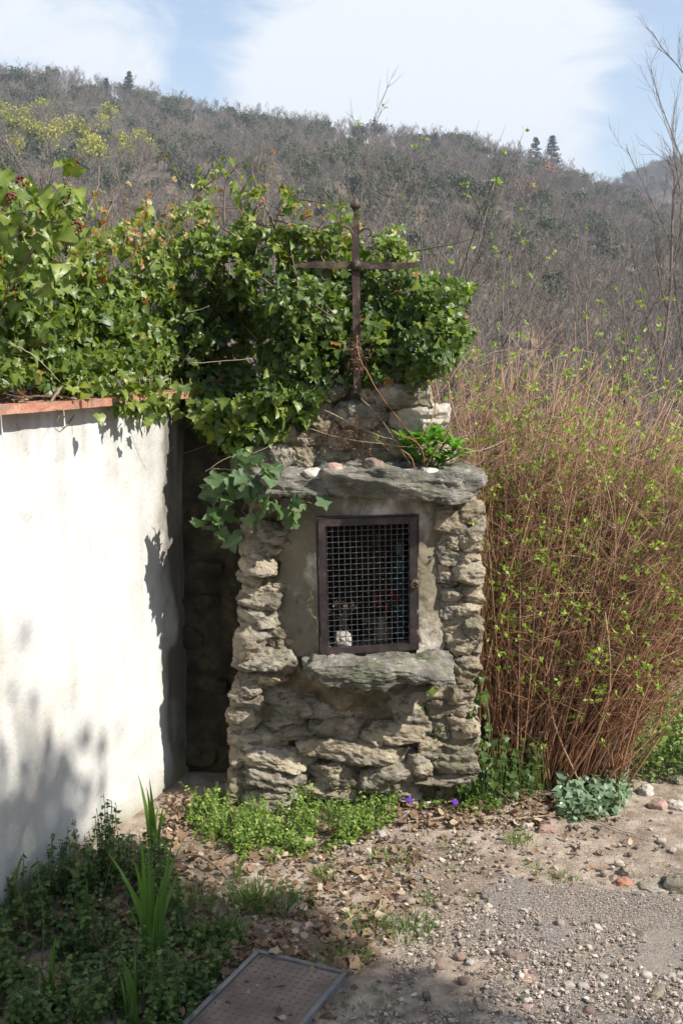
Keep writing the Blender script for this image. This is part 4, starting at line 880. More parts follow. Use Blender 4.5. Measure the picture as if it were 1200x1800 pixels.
# woody stems threading the ivy
mb = MB(); pts_ = []
for i in range(170):
    a_ = sample_poly(polyA, 1)[0]; b_ = a_+rng.normal(size=2)*[45, 45]+[10, -25]; c_ = b_+rng.normal(size=2)*[35, 35]+[5, -20]
    dd = rng.random()*.5+.1; cs = np.array([a_, b_, c_]); yy_ = ivy_depth(cs, np.full(3, dd)); pts_.append(curve(PV(cs[:, 0], cs[:, 1], yy_), 7))
v, f = tubes(np.array(pts_), np.outer(rng.uniform(.0015, .005, 170), np.linspace(1, .4, 7)), 4); mb.add(local(v, ivy), f, np.repeat(rng.random(170), 28)); mb.obj('branches', M_wood, ivy, kind='stuff')

def spray(name, label, cat, paths, leafn, lsize, mat, woodmat=M_wood, tpls=tuple(IV), rad=.0025, tints=(.3, .5, .7), droop=.6, up=.5, group=None, berries=0):
    """a shoot with separate leaves; paths of picture points with a depth"""
    root = thing(name, label, cat, P(*paths[0][0]), group)
    allp = []; ww = []
    for pth in paths:
        c = curve([P(*k_) for k_ in pth], 12); v, f = tubes(c[None], np.linspace(rad, rad*.5, 12)[None], 5); MB().add(local(v, root), f, .6).obj('stem', woodmat, root)
        k_ = max(2, int(leafn*len(pth)/3)); t_ = np.linspace(.15, 1, k_)*11; i_ = np.minimum(t_.astype(int), 10); u_ = (t_-i_)[:, None]; b = c[i_]*(1-u_)+c[i_+1]*u_
        e = b+unit(rng.normal(size=(k_, 3))+[.1, -.5, 0])*lsize*.7
        v, f = tubes(np.stack([b, (b+e)/2+[0, 0, lsize*.12], e], 1), np.full((k_, 3), .0009), 3); MB().add(local(v, root), f, .8).obj('stalks', woodmat, root, kind='stuff')
        allp.append(e)
        if berries:
            tip = c[-1]; nb = 16; d = unit(rng.normal(size=(nb, 3))+[0, 0, .8])*berries
            v, f = tubes(np.stack([np.repeat(tip[None], nb, 0), tip+d], 1), np.full((nb, 2), .0006), 3); MB().add(local(v, root), f, .6).obj('stalks', woodmat, root, kind='stuff')
            bv, bf = rockmesh(2); bv = unit(bv); v, f = place(bv, bf, tip+d, randrot(nb), np.full(nb, .0042)); MB().add(local(v, root), f, np.repeat(rng.random(nb), len(bv))).obj('berries', M_berry, root, kind='stuff')
    e = np.concatenate(allp); k_ = len(e)
    leaf_parts('leaf', tpls, mat, e, ivy_orient(k_, e, droop, 0, up), lsize*rng.uniform(.7, 1.15, k_), root, tints)
    return root
spray('ivy_shoot', 'tall ivy shoots with dark seed heads at the upper left', 'ivy shoot', [[(5, 530, 3.05), (55, 440, 3.03), (95, 370, 3.0), (130, 290, 3.0)], [(0, 560, 3.1), (30, 430, 3.08), (38, 320, 3.06)], [(40, 470, 3.05), (85, 400, 3.03), (112, 345, 3.0)], [(-30, 500, 3.0), (-5, 420, 3.0), (20, 350, 3.0)], [(60, 520, 3.1), (110, 470, 3.08), (135, 400, 3.06)]], 13, .050, M_ivy, berries=.014, droop=.2, tints=(.45, .6, .75), tpls=IV2+IV[:2])
spray('ivy_shoot', 'flowering ivy shoot standing above the mass left of the cross', 'ivy shoot', [[(345, 350, 4.1), (362, 310, 4.1), (378, 285, 4.1)], [(330, 400, 4.1), (335, 350, 4.1), (400, 300, 4.12)], [(420, 360, 4.1), (430, 320, 4.12), (405, 290, 4.1)]], 9, .034, M_ivy, droop=0, tints=(.6, .75, .85), tpls=OV3)
spray('ivy_shoot', 'reddish young shoots sticking out above the ivy at left', 'ivy shoot', [[(180, 430, 3.6), (185, 380, 3.6), (178, 335, 3.6)], [(215, 440, 3.6), (225, 390, 3.6), (205, 300, 3.6)], [(250, 430, 3.7), (262, 390, 3.7), (255, 350, 3.7)], [(290, 420, 3.8), (300, 380, 3.8), (310, 348, 3.8)], [(160, 470, 3.6), (150, 420, 3.6), (165, 370, 3.6)]], 8, .028, M_ivy, droop=-.3, tints=(.8, .97, 1.), tpls=OV3)
spray('ivy_shoot', 'ivy shoots left of the cross top with one rust coloured leaf', 'ivy shoot', [[(545, 440, 4.2), (560, 400, 4.2), (600, 362, 4.2)], [(590, 460, 4.2), (600, 420, 4.2), (595, 385, 4.2)], [(520, 420, 4.2), (535, 385, 4.2), (540, 360, 4.2)]], 7, .036, M_ivy, droop=.1, tints=(.4, .6, 1.), tpls=IV2)
for lb_, xs_, y0_, sd_ in (('bare brown ivy twigs with few leaves sticking up at the left of the ivy', (150, 175, 200, 232, 262, 288), 440, 1), ('bare brown twigs with few leaves over the middle of the ivy', (335, 362, 395, 428, 455, 482, 510), 375, 2), ('thin twigs rising from the ivy just left of the cross top', (540, 566, 592, 585), 425, 3)):
    spray('ivy_shoot', lb_, 'ivy shoot', [[(x_, y0_+30, 3.65+.0022*(x_-150)), (x_+rng.normal()*10, y0_-25, 3.65+.0022*(x_-150)), (x_+rng.normal()*26, y0_-45-60*rng.random(), 3.65+.0022*(x_-150))] for x_ in xs_], 7, .024, M_ivy, droop=-.2, tints=(.6, .75, .97, 1.), tpls=OV3, rad=.0022)
# large leaved trail hanging at the shrine's left edge
spray('ivy_trail', 'large pale leaved ivy trail hanging at the left of the lintel', 'ivy', [[(440, 800, 3.86), (405, 835, 3.84), (395, 880, 3.84), (392, 950, 3.85)], [(415, 805, 3.86), (440, 850, 3.82), (425, 900, 3.83)], [(440, 815, 3.85), (470, 830, 3.8), (478, 880, 3.8)], [(400, 840, 3.84), (375, 890, 3.84), (372, 920, 3.85)]], 10, .062, M_ivybig, droop=.9, up=.5, tints=(.3, .5, .8), tpls=IV)
spray('ivy_trail', 'small ivy tuft hanging under the lintel above the gate', 'ivy', [[(480, 868, 3.84), (510, 872, 3.82), (548, 885, 3.8)], [(500, 870, 3.83), (520, 880, 3.8), (530, 900, 3.8)]], 4, .062, M_ivybig, droop=.9, up=.5, tints=(.3, .5, .8), tpls=IV)
# ivy hanging over the coping in front of the wall
def hang(label, pxs, seed, nlv=90, Yo=-.06):
    root = thing('ivy_trail', label, 'ivy', P(pxs[0], 690, float(wallY(np.array([pxs[0]]))[0])+Yo)); e = []; 
    for px in pxs:
        L = rng.uniform(18, 62); wy = float(wallY(np.array([px]))[0])+Yo-rng.random()*.05; pth = [(px, 665, wy), (px+rng.normal()*8, 690, wy-.02), (px+rng.normal()*14+4, 690+L, wy-.015)]
        c = curve([P(*k_) for k_ in pth], 8); v, f = tubes(c[None], np.linspace(.002, .001, 8)[None], 4); MB().add(local(v, root), f, .5).obj('stem', M_wood, root)
        k_ = nlv//len(pxs); e.append(c[rng.integers(2, 8, k_)]+rng.normal(size=(k_, 3))*[.022, .014, .02])
    e = np.concatenate(e); leaf_parts('leaf', IV+IV2, M_ivy, e, ivy_orient(len(e), e, 1.1, 0, .5), rng.uniform(.028, .05, len(e)), root, (.35, .5, .65, .8))
hang('ivy trails spilling over the coping at the wall corner', [205, 225, 245, 262, 280, 300, 318, 335, 350, 372], 1, 130)
hang('single ivy sprig hanging over the coping near the dry forked twig', [140, 152], 2, 9)
# hanging mass beside and above the shrine's left shoulder
polyB = [(335, 700), (560, 690), (545, 735), (500, 765), (445, 770), (432, 830), (418, 812), (392, 775), (350, 745)]
root = thing('ivy', 'ivy curtain hanging over the left shoulder of the shrine', 'ivy', P(450, 740, 3.98)); n = 520; q = sample_poly(polyB, n); dp = rng.random(n)
p = PV(q[:, 0], q[:, 1], 3.93+.10*dp+.10*sstep(430, 360, q[:, 0])); m3 = ivy_orient(n, p, 1.0); sz = rng.uniform(.03, .055, n); s_ = dp < .3
leaf_parts('leaf', IV+IV2, M_ivy, p[s_], m3[s_], sz[s_], root, (.35, .5, .65, .8)); mb = MB(); v, f = place(*IVY, local(p[~s_], root), m3[~s_], sz[~s_]); mb.add(v, f, np.repeat(np.clip(rng.normal(.4, .15, (~s_).sum()), 0, .9), len(IVY[0]))); mb.obj('foliage', M_ivy, root, kind='stuff')
# sparse ivy to the right of the cross
polyC = [(640, 560), (800, 560), (825, 600), (770, 665), (640, 668)]
root = thing('ivy', 'ivy with pale sunlit leaves just right of the cross foot', 'ivy', P(720, 640, 3.98)); n = 260; q = sample_poly(polyC, n); p = PV(q[:, 0], q[:, 1], 3.92+.12*rng.random(n)); m3 = ivy_orient(n, p, .7, 0, .7)
leaf_parts('leaf', IV+IV2, M_ivy, p, m3, rng.uniform(.022, .044, n), root, (.25, .4, .55, .7))

# ------------------------------------------------------------------ litter on the coping and the dry twig
root = MB(); n = 900; t_ = rng.uniform(-2.2, .1, n); d_ = rng.uniform(-.2, .012, n); z_ = WT+.026+np.abs(rng.normal(size=n))*.012*np.clip(-d_/.05+.4, .2, 1)
p = wp(t_, d_, z_)
for c_ in range(3):
    s_ = np.arange(n) % 3 == c_; v, f = place(*CURLS[c_], p[s_], basis(rng.normal(size=(s_.sum(), 3))*.6+[0, 0, 1], rng.normal(size=(s_.sum(), 3))), rng.uniform(.015, .04, s_.sum())); root.add(v, f, np.repeat(np.clip(rng.normal(.5, .3, s_.sum()), 0, 1), len(CURLS[0][0])))
s_ = 160; b = wp(rng.uniform(-2.2, .1, s_), rng.uniform(-.2, .0, s_), WT+.03+.01*rng.random(s_)); e = b+rng.normal(size=(s_, 3))*[.05, .05, .004]; v, f = tubes(np.stack([b, e], 1), np.full((s_, 2), .0016), 3); root.add(v, f, .7)
root.obj('leaf_litter', M_dead, kind='stuff', label='dead leaves and bark lying along the coping tiles')
tw = thing('dry_twig', 'thick dry forked twig lying over the coping edge at left', 'twig', P(95, 700, 3.28))
yt = float(wallY(np.array([90.]))[0])
for pth, r_ in (([(62, 686, yt+.05), (78, 698, yt-.02), (94, 714, yt-.06)], .0055), ([(116, 678, yt+.05), (100, 690, yt-.02), (86, 712, yt-.065)], .006), ([(136, 702, yt-.01), (118, 698, yt-.01), (98, 692, yt)], .004)):
    c = curve([P(*k_) for k_ in pth], 9)+jit(9, .0012); v, f = tubes(c[None], np.linspace(r_, r_*.6, 9)[None]*(1+.2*rng.random((1, 9))), 6); MB().add(local(v, tw), f, .7).obj('branch', M_wood, tw)
# thin dry stems crossing the picture
def dry(label, pths, r_=.0014, mat=M_dry, cat='dry stem'):
    root = thing('dried_plant', label, cat, P(*pths[0][0]))
    for pth in pths:
        c = curve([P(*k_) for k_ in pth], 12)+jit(12, .0008); v, f = tubes(c[None], np.linspace(r_, r_*.5, 12)[None], 4); MB().add(local(v, root), f, float(rng.random())).obj('stem', mat, root)
dry('long brown stem slanting from the cross foot down to the leafy plant', [[(640, 645, 3.85), (672, 700, 3.84), (735, 780, 3.85)], [(626, 560, 3.95), (628, 610, 3.9), (640, 650, 3.86)]], .003, M_stem)
dry('pale dry stalks crossing the stones above the lintel', [[(540, 752, 3.9), (600, 770, 3.88), (690, 783, 3.86), (762, 788, 3.86)], [(570, 720, 3.9), (650, 760, 3.88), (700, 775, 3.87)], [(665, 808, 3.84), (700, 832, 3.82), (728, 836, 3.84)], [(635, 700, 3.9), (668, 735, 3.88), (720, 815, 3.85)]], .0016)
dry('brown stems arching out from the base of the leafy plant', [[(742, 835, 3.88), (744, 800, 3.85), (728, 775, 3.84), (690, 762, 3.85)], [(735, 838, 3.88), (722, 805, 3.85), (705, 790, 3.85)], [(720, 780, 3.88), (745, 760, 3.88), (765, 715, 3.92), (755, 660, 3.95), (740, 620, 4.)], [(740, 836, 3.88), (760, 800, 3.86), (785, 770, 3.88)]], .003, M_stem)
dry('pale curled tendril looping right of the leafy plant', [[(812, 810, 3.88), (836, 817, 3.86), (850, 805, 3.86), (845, 785, 3.88)], [(812, 797, 3.88), (850, 790, 3.9), (885, 775, 3.95)]], .002)
dry('thin stem reaching left from the ivy trail beside the shrine', [[(362, 828, 3.85), (400, 805, 3.84), (450, 795, 3.84), (480, 780, 3.86)], [(375, 824, 3.86), (420, 826, 3.85)]], .0014)
dry('bare sticks poking out of the dark gap in the ivy', [[(325, 548, 3.7), (350, 545, 3.68), (368, 538, 3.66)], [(320, 640, 3.7), (338, 610, 3.68), (348, 592, 3.66)], [(330, 640, 3.72), (400, 634, 3.72), (445, 630, 3.74)], [(10, 600, 3.1), (60, 625, 3.08), (106, 672, 3.1)]], .0014)

# dry russet seed bits hanging around the cross foot and above the lintel
def frond(label, cx, cy, w_, h_, Yc, n, group=None):
    root = thing('dry_seed_heads', label, 'dry seed heads', P(cx, cy, Yc)); q = np.stack([rng.normal(cx, w_, n), rng.normal(cy, h_, n)], -1); p = PV(q[:, 0], q[:, 1], Yc+rng.normal(size=n)*.02)
    v, f = place(*SMALL, local(p, root), randrot(n), rng.uniform(.008, .016, n)); MB().add(v, f, np.repeat(rng.random(n)*.5, 4)).obj('seeds', M_dead, root, kind='stuff')
    e = p+rng.normal(size=(n, 3))*.018; v, f = tubes(np.stack([p, e], 1), np.full((n, 2), .0007), 3); MB().add(local(v, root), f, .3).obj('twigs', M_dead, root, kind='stuff')
frond('russet dried seed heads hanging at the foot of the cross', 628, 625, 8, 18, 3.9, 130)
frond('dried brown bracken bits over the stones above the lintel', 620, 765, 30, 18, 3.88, 160)

# ------------------------------------------------------------------ leafy plant on the lintel
pl = thing('leafy_plant', 'bright green leafy plant growing on the right of the lintel', 'plant', P(755, 835, 3.90))
pos = []; nn_ = []; tp = []; sz = []
for k in range(11):
    c = P(*[(718, 800), (738, 812), (760, 800), (775, 815), (795, 805), (752, 780), (730, 775), (780, 780), (800, 790), (712, 782), (768, 765)][k], 3.87+.06*rng.random())
    for j in range(15):
        a_ = rng.random()*6.28; el = rng.uniform(.1, 1.3); d = np.array([math.cos(a_)*math.cos(el), math.sin(a_)*math.cos(el), math.sin(el)]); n_ = np.array([-math.cos(a_)*math.sin(el), -math.sin(a_)*math.sin(el), math.cos(el)])
        pos.append(c); tp.append(d); nn_.append(n_+rng.normal(size=3)*.15); sz.append(rng.uniform(.045, .075))
pos = np.array(pos); leaf_parts('leaf', (LANCE,), M_val, pos, basis(np.array(nn_), np.array(tp)), np.array(sz)*1.05, pl, (.2, .45, .7, .9))
c0 = np.array(pl.location); v, f = tubes(np.array([curve([c0, (c0+p_)/2+[0, 0, .01], p_], 4) for p_ in pos[::15]]), np.full((11, 4), .003), 4); MB().add(local(v, pl), f, .5).obj('stem', M_grass, pl)

# ------------------------------------------------------------------ big russet shrub
sb = thing('shrub', 'big russet twiggy shrub with fresh green buds right of the shrine', 'shrub', (.75, 4.2, 0))
ns = 2100
u = rng.random(ns); bX = .51+.46*u+rng.normal(size=ns)*.02; bY = 4.07+.42*rng.random(ns)+.1*(u < .12)
lean = (-.05+.62*u**1.3+rng.normal(size=ns)*.17); leanY = rng.normal(size=ns)*.08+.02
hgt = (.70+1.05*rng.random(ns)**1.4)*(1-.22*u); K = 9; t_ = np.linspace(0, 1, K)
b = np.stack([bX, bY, gz(bX, bY)-.02], -1)
wobx = rng.normal(size=(ns, 1))*.075; woby = rng.normal(size=(ns, 1))*.05
SP = np.stack([b[:, :1]+lean[:, None]*hgt[:, None]*(t_*.55+.45*t_**2)[None]+wobx*np.sin(t_*3.1+rng.random((ns, 1))*3)[:, :]-wobx*np.sin(rng.random((ns, 1))*0),
               b[:, 1:2]+leanY[:, None]*hgt[:, None]*t_[None]+woby*np.sin(t_*2.6)[None], b[:, 2:3]+hgt[:, None]*t_[None]*np.cos(lean*.5)[:, None]], -1)
bad = (SP[..., 0] < .50) & (SP[..., 2] < 1.05); SP[..., 0] = np.where(bad, .505+.02*rng.random((ns, 1)), SP[..., 0])
SR = np.outer(.0015+.0034*rng.random(ns)**1.8, np.linspace(1, .25, K)); st_t = np.clip(.28+.40*t_[None]+rng.normal(size=(ns, 1))*.17+.35*(rng.random((ns, 1)) < .08), 0, 1)
near = np.argsort(SP[:, 0, 1]+.02*rng.random(ns))[:300]
for i in near:
    v, f = tubes(SP[i][None], SR[i][None]*1.1, 4); MB().add(local(v, sb), f, np.repeat(st_t[i], 4)).obj('stem', M_stem, sb)
rs = np.setdiff1d(np.arange(ns), near); mb = MB(); v, f = tubes(SP[rs], SR[rs], 3); mb.add(local(v, sb), f, np.repeat(st_t[rs].ravel(), 3)); mb.obj('stems', M_stem, sb, kind='stuff')
nt_ = 26000; pi = rng.integers(ns, size=nt_); tt_ = (.34+.66*rng.random(nt_)**.8)*(K-1)*.999; i_ = tt_.astype(int); uu = (tt_-i_)[:, None]; b = SP[pi, i_]*(1-uu)+SP[pi, i_+1]*uu
d = unit(rng.normal(size=(nt_, 3))*[.6, .55, .4]+[.28, 0, .62]); L = rng.uniform(.05, .30, nt_); e = b+d*L[:, None]; mid = (b+e)/2+rng.normal(size=(nt_, 3))*.008
okk = ~((e[:, 0] < .5) & (e[:, 2] < 1.05)); b, e, mid, tt_ = b[okk], e[okk], mid[okk], tt_[okk]; nt_ = len(b)
v, f = tubes(np.stack([b, mid, e], 1), np.outer(rng.uniform(.0006, .0013, nt_), [1, .85, .5]), 3); mb = MB(); mb.add(local(v, sb), f, np.repeat(np.clip(.3+.05*tt_+rng.normal(size=nt_)*.2, 0, 1), 9)); mb.obj('twigs', M_stem, sb, kind='stuff')
def buds(par, pts_, k_=5, s0=.011, mat=M_bud):
    n = len(pts_); c = np.repeat(pts_, k_, 0); d = unit(rng.normal(size=(n*k_, 3))+[0, 0, .6]); nr = unit(rng.normal(size=(n*k_, 3))+[0, -.4, .3])
    v, f = place(*SMALL, c+d*.003, basis(nr, d), rng.uniform(.7, 1.5, n*k_)*s0); MB().add(local(v, par), f, np.repeat(rng.random(n*k_), 4)).obj('leaves', mat, par, kind='stuff')
wq = e[:, 2]*.6+.2; sel = rng.random(nt_) < np.clip(wq, .2, 1)*.28; buds(sb, e[sel], 6, .015)

# low greenery and dark ivy round the shrub foot
def ground_ivy(label, poly, n, zlo, zhi, mat, s0, name='ground_ivy', cat='ivy', tpl=IVY2, tl=(0, 1)):
    q = sample_poly(poly, n); p = GV(q); p[:, 2] += rng.uniform(zlo, zhi, n); root = thing(name, label, cat, p.mean(0))
    nr = unit(rng.normal(size=(n, 3))*.5+[.2, -.35, .9]); m3 = basis(nr, rng.normal(size=(n, 3))); v, f = place(*tpl, local(p, root), m3, rng.uniform(.6, 1.3, n)*s0); MB().add(v, f, np.repeat(rng.uniform(*tl, n), len(tpl[0]))).obj('foliage', mat, root, kind='stuff')
    b = p.copy(); b[:, 2] = gz(b[:, 0], b[:, 1]); b[:, :2] += rng.normal(size=(n, 2))*.02; v, f = tubes(np.stack([b, p], 1), np.full((n, 2), .0008), 3); MB().add(local(v, root), f, .4).obj('stems', M_grass, root, kind='stuff'); return root
ground_ivy('pale silvery ivy patch at the right foot of the shrub', [(985, 1390), (1060, 1375), (1110, 1385), (1105, 1420), (1050, 1445), (1000, 1450), (975, 1430)], 420, .005, .07, M_grnd, .028)
ground_ivy('dark ivy creeping among the shrub stems by the shrine corner', [(760, 1370), (900, 1360), (960, 1400), (900, 1425), (800, 1420), (740, 1410)], 500, .01, .22, M_ivy, .026, tl=(.0, .45))
q = sample_poly([(740, 1195), (850, 1180), (870, 1380), (800, 1390), (745, 1330)], 240); p = PV(q[:, 0], q[:, 1], 3.86+.05*rng.random(240)); root = thing('ivy', 'small leaved ivy climbing the lower right corner of the shrine', 'ivy', P(800, 1380, 3.9)); m3 = ivy_orient(240, p, .6)
leaf_parts('leaf', IV, M_ivy, p, m3, rng.uniform(.018, .032, 240), root, (.15, .3, .5))
v, f = tubes(np.array([curve([P(a_, 1385, 3.93), P(a_+rng.normal()*10, 1300, 3.90), P(a_+rng.normal()*25, 1210, 3.9)], 8) for a_ in (770, 790, 815, 840)]), np.full((4, 8), .002), 4); MB().add(local(v, root), f, .4).obj('stem', M_wood, root)
ground_ivy('weedy green bank behind the shrub at the right edge', [(1090, 1290), (1200, 1240), (1290, 1220), (1290, 1375), (1200, 1385), (1110, 1370)], 1500, .01, .18, M_weed, .022, 'weeds', 'weeds', OVATE, (.0, .8))
dry('dead brown stems tangled on the bank at the right edge', [[(1120, 1370, 4.4), (1160, 1330, 4.45), (1205, 1300, 4.5)], [(1110, 1350, 4.5), (1150, 1290, 4.55), (1190, 1250, 4.6)], [(1140, 1380, 4.4), (1190, 1345, 4.4), (1230, 1335, 4.4)], [(1090, 1330, 4.6), (1150, 1310, 4.6), (1210, 1260, 4.7)]], .003)

# ------------------------------------------------------------------ bare trees and shrubs behind
def bare(name, label, base, h, lean, seed, rad=.03, lv=None, budn=0, group=None, mat=M_bare, tint=(.3, .9), up=.2):
    root = thing(name, label, 'tree' if 'tree' in name else 'shrub', base, group); res = grow((0, 0, 0), (lean[0], lean[1], 1), h, rad, lv or [(9, .45, .5, .45, .25), (6, .5, .5, .5, .2), (4, .5, .5, .6, .2)], up=up, wob=.06, K=6, seed=seed, rmin=.0014)
    mb = MB(); tree_to(mb, res[:1], (7,), tint); mb.obj('trunk', mat, root)
    mb = MB(); tree_to(mb, res[1:], (5, 3, 3), tint); mb.obj('crown', mat, root)
    if budn:
        tips = res[-1][0][:, -1]; s_ = tips[rng.choice(len(tips), min(budn, len(tips)), replace=False)]+np.array(base); buds(root, s_, 5, .018)
    return root
def gp(px, py, Y): p = P(px, py, Y); return p
bases = [
 ('bare_tree', 'tall dark slender tree with upswept branches at the right edge', 1215, 14., 30, (-.03, 0), 11, .04, 0),
 ('bare_tree', 'dark leafless tree leaning left in front of the right hillside', 1270, 13., 330, (-.20, 0), 12, .035, 0),
 ('bare_tree', 'leafless tree with many fine dark twigs reaching above the notch in the ridge', 1185, 12., 200, (-.06, 0), 31, .03, 0),
 ('bare_tree', 'pale thin sapling rising out of the shrub near its right side', 1085, 5.8, 500, (-.12, 0), 13, .012, 10),
 ('bare_tree', 'pale grey sapling standing nearest the right edge above the shrub', 1165, 6.3, 440, (-.10, 0), 14, .013, 0),
 ('bare_tree', 'slim leafless tree behind the middle of the shrub', 1030, 9.5, 430, (.02, 0), 15, .018, 0),
 ('bare_shrub', 'budding shrub spreading behind the right arm of the cross', 640, 5.0, 300, (.25, 0), 16, .011, 40),
 ('bare_shrub', 'twiggy leafless shrub rising behind the ivy left of the cross', 505, 6.5, 235, (.06, 0), 17, .013, 40),
 ('bare_shrub', 'thin reddish leafless shrub behind the ivy above the white wall', 235, 5.2, 300, (-.05, 0), 18, .013, 0),
 ('bare_shrub', 'small leafless shrub behind the ivy at far left', 120, 6.0, 380, (.05, 0), 19, .010, 0),
 ('bare_shrub', 'budding shrub branches in the gap right of the cross', 850, 6.5, 430, (.10, 0), 20, .010, 60),
 ('bare_tree', 'leafless tree halfway back above the right of the shrub', 1110, 14., 470, (-.05, 0), 21, .03, 0),
 ('bare_tree', 'leafless tree halfway back behind the gap beside the shrub', 960, 18., 500, (.05, 0), 22, .03, 0),
 ('bare_shrub', 'budding thicket filling in behind the right end of the shrub', 1190, 5.0, 720, (.1, 0), 23, .010, 120),
 ('bare_shrub', 'budding thicket showing over the middle of the shrub', 1010, 5.3, 600, (.1, 0), 27, .010, 110),
 ('bare_shrub', 'dense low thicket behind the lower right of the shrub', 1230, 4.9, 900, (.0, 0), 28, .010, 120),
 ('bare_shrub', 'grey thicket between the shrub and the slim trees', 1070, 7.0, 560, (0, 0), 24, .012, 60)]
for (nm, lb, px, Yd_, ptop, ln, sd, rad, bn) in bases:
    X_ = P(px, 900, Yd_)[0]; z_ = float(gz(np.array(X_), np.array(Yd_))); ht_ = P(px, ptop, Yd_)[2]-z_
    big = [(13, .34, .36, .42, .12), (8, .5, .40, .5, .12), (6, .5, .45, .6, .15)]
    thick = [(14, .6, .38, .6, .02), (8, .42, .5, .5, .15), (5, .45, .55, .6, .2)]
    bare(nm, lb, (X_, Yd_, z_), ht_/(1.5 if 'shrub' in nm else 1.45), ln, sd, rad, thick if 'shrub' in nm else big, bn, up=.20, tint=(.0, .55))

# ------------------------------------------------------------------ roadside tree out of frame to the right: its crown shades the foreground
def roadside():
    root = thing('roadside_tree', 'leafy tree at the roadside whose crown shades the foreground', 'tree', (5.9, -.7, 0))
    res = grow((0, 0, 0), (-.10, .05, 1), 3.3, .13, [(5, .16, .9, .42, .45), (7, .55, .7, .5, .3), (6, .6, .6, .5, .2)], up=.15, wob=.06, K=6, seed=70, rmin=.003)
    mb = MB(); tree_to(mb, res[:1], (9,)); mb.obj('trunk', M_bark, root); mb = MB(); 
    # crown clumps placed where their shade lands on the ground in front of the wall
    cl = []
    for (gx_, gy_, s_, rr_, dn) in SHADE:
        c = np.array([gx_, gy_, 0])+TOSUN*s_; cl.append((c, rr_, dn))
    P0 = []; 
    for (c, rr_, dn) in cl:
        k_ = int(dn); q = c+rng.normal(size=(k_, 3))*rr_*.5; P0.append(q)
        b0 = np.array([5.7, -.6, 2.4+.6*rng.random()]); v, f = tubes(curve([b0-np.array(root.location), (b0*.5+c*.5)-np.array(root.location)+[0, 0, .2], c-np.array(root.location)], 8)[None], np.linspace(.03, .008, 8)[None], 5); mb.add(v, f, .4)
        m_ = max(6, k_//10); j = q[rng.integers(k_, size=m_)]; v, f = tubes(np.stack([np.repeat(c[None], m_, 0), (c+j)/2+rng.normal(size=(m_, 3))*.04, j], 1)-np.array(root.location), np.outer(np.ones(m_), [.007, .005, .002]), 3); mb.add(v, f, .4)
    mb.obj('branches', M_bark, root); p = np.concatenate(P0); n = len(p); v, f = place(*OVATE, p-np.array(root.location), randrot(n), rng.uniform(.05, .09, n)); MB().add(v, f, np.repeat(rng.uniform(0, .6, n), len(OVATE[0]))).obj('crown', M_hgreen, root, kind='stuff')
SHADE = [(-1.0, 2.3, 6.5, .5, 1500), (-.8, 2.75, 6.2, .42, 1200), (-.55, 2.45, 6.0, .40, 1000), (-.45, 2.85, 6.4, .32, 800), (-.1, 2.35, 6.1, .36, 800), (-.15, 2.72, 6.3, .26, 420), (.15, 2.3, 6.2, .28, 420), (-.72, 3.15, 6.8, .26, 330), (-.3, 3.15, 6.6, .18, 150), (.4, 2.4, 6.5, .2, 130), (-1.2, 2.9, 7.0, .4, 800), (.7, 2.5, 6.5, .14, 40), (-1.0, 3.4, 7.6, .3, 170), (-.95, 3.3, 8.3, .34, 170), (.2, 2.7, 6.4, .14, 60), (-.95, 3.0, 8.6, .3, 150)]
roadside()

# ------------------------------------------------------------------ access cover in the ground
def cover():
    A = G(452, 1682); B = G(612, 1722); C = G(335, 1800); 
    u = (B-A)[:2]; Lu = np.linalg.norm(u); u = u/Lu; v_ = np.array([u[1], -u[0]]); 
    if v_[1] > 0: v_ = -v_
    Lv = Lu*1.75; root = thing('access_cover', 'rusty chequer plate access cover in a grey metal frame', 'access cover', (A[0], A[1], gz(A[0], A[1])+.012), rz=math.atan2(u[1], u[0]))
    fw = .013
    for (x0, x1, y0, y1) in ((0, Lu, -fw, 0), (0, Lu, -Lv, -Lv+fw), (0, fw, -Lv+fw+.0005, -fw-.0005), (Lu-fw, Lu, -Lv+fw+.0005, -fw-.0005)):
        mb = MB(); box(mb, (x0, y0, -.04), (x1, y1, .012), .5); mb.obj('frame_bar', M_alu, root, smooth=False)
    mb = MB(); box(mb, (fw+.002, -Lv+fw+.002, -.02), (Lu-fw-.002, -fw-.002, .006)); mb.obj('plate', M_plate, root, smooth=False)
    bv, bf = rockmesh(2); bv = unit(bv)*np.array([.007, .0022, .0022]); me = [MB().add(bv@np.array([[math.cos(a_), -math.sin(a_), 0], [math.sin(a_), math.cos(a_), 0], [0, 0, 1]]).T, bf).mesh('stud', M_plate) for a_ in (.8, -.8)]
    k = 0; stp = .021
    for i, x in enumerate(np.arange(fw+.012, Lu-fw-.008, stp)):
        for j, y in enumerate(np.arange(-Lv+fw+.012, -fw-.008, stp)):
            link('stud', me[(i+j) % 2], root, (x, y, .0065)); k += 1
    return root
cover()

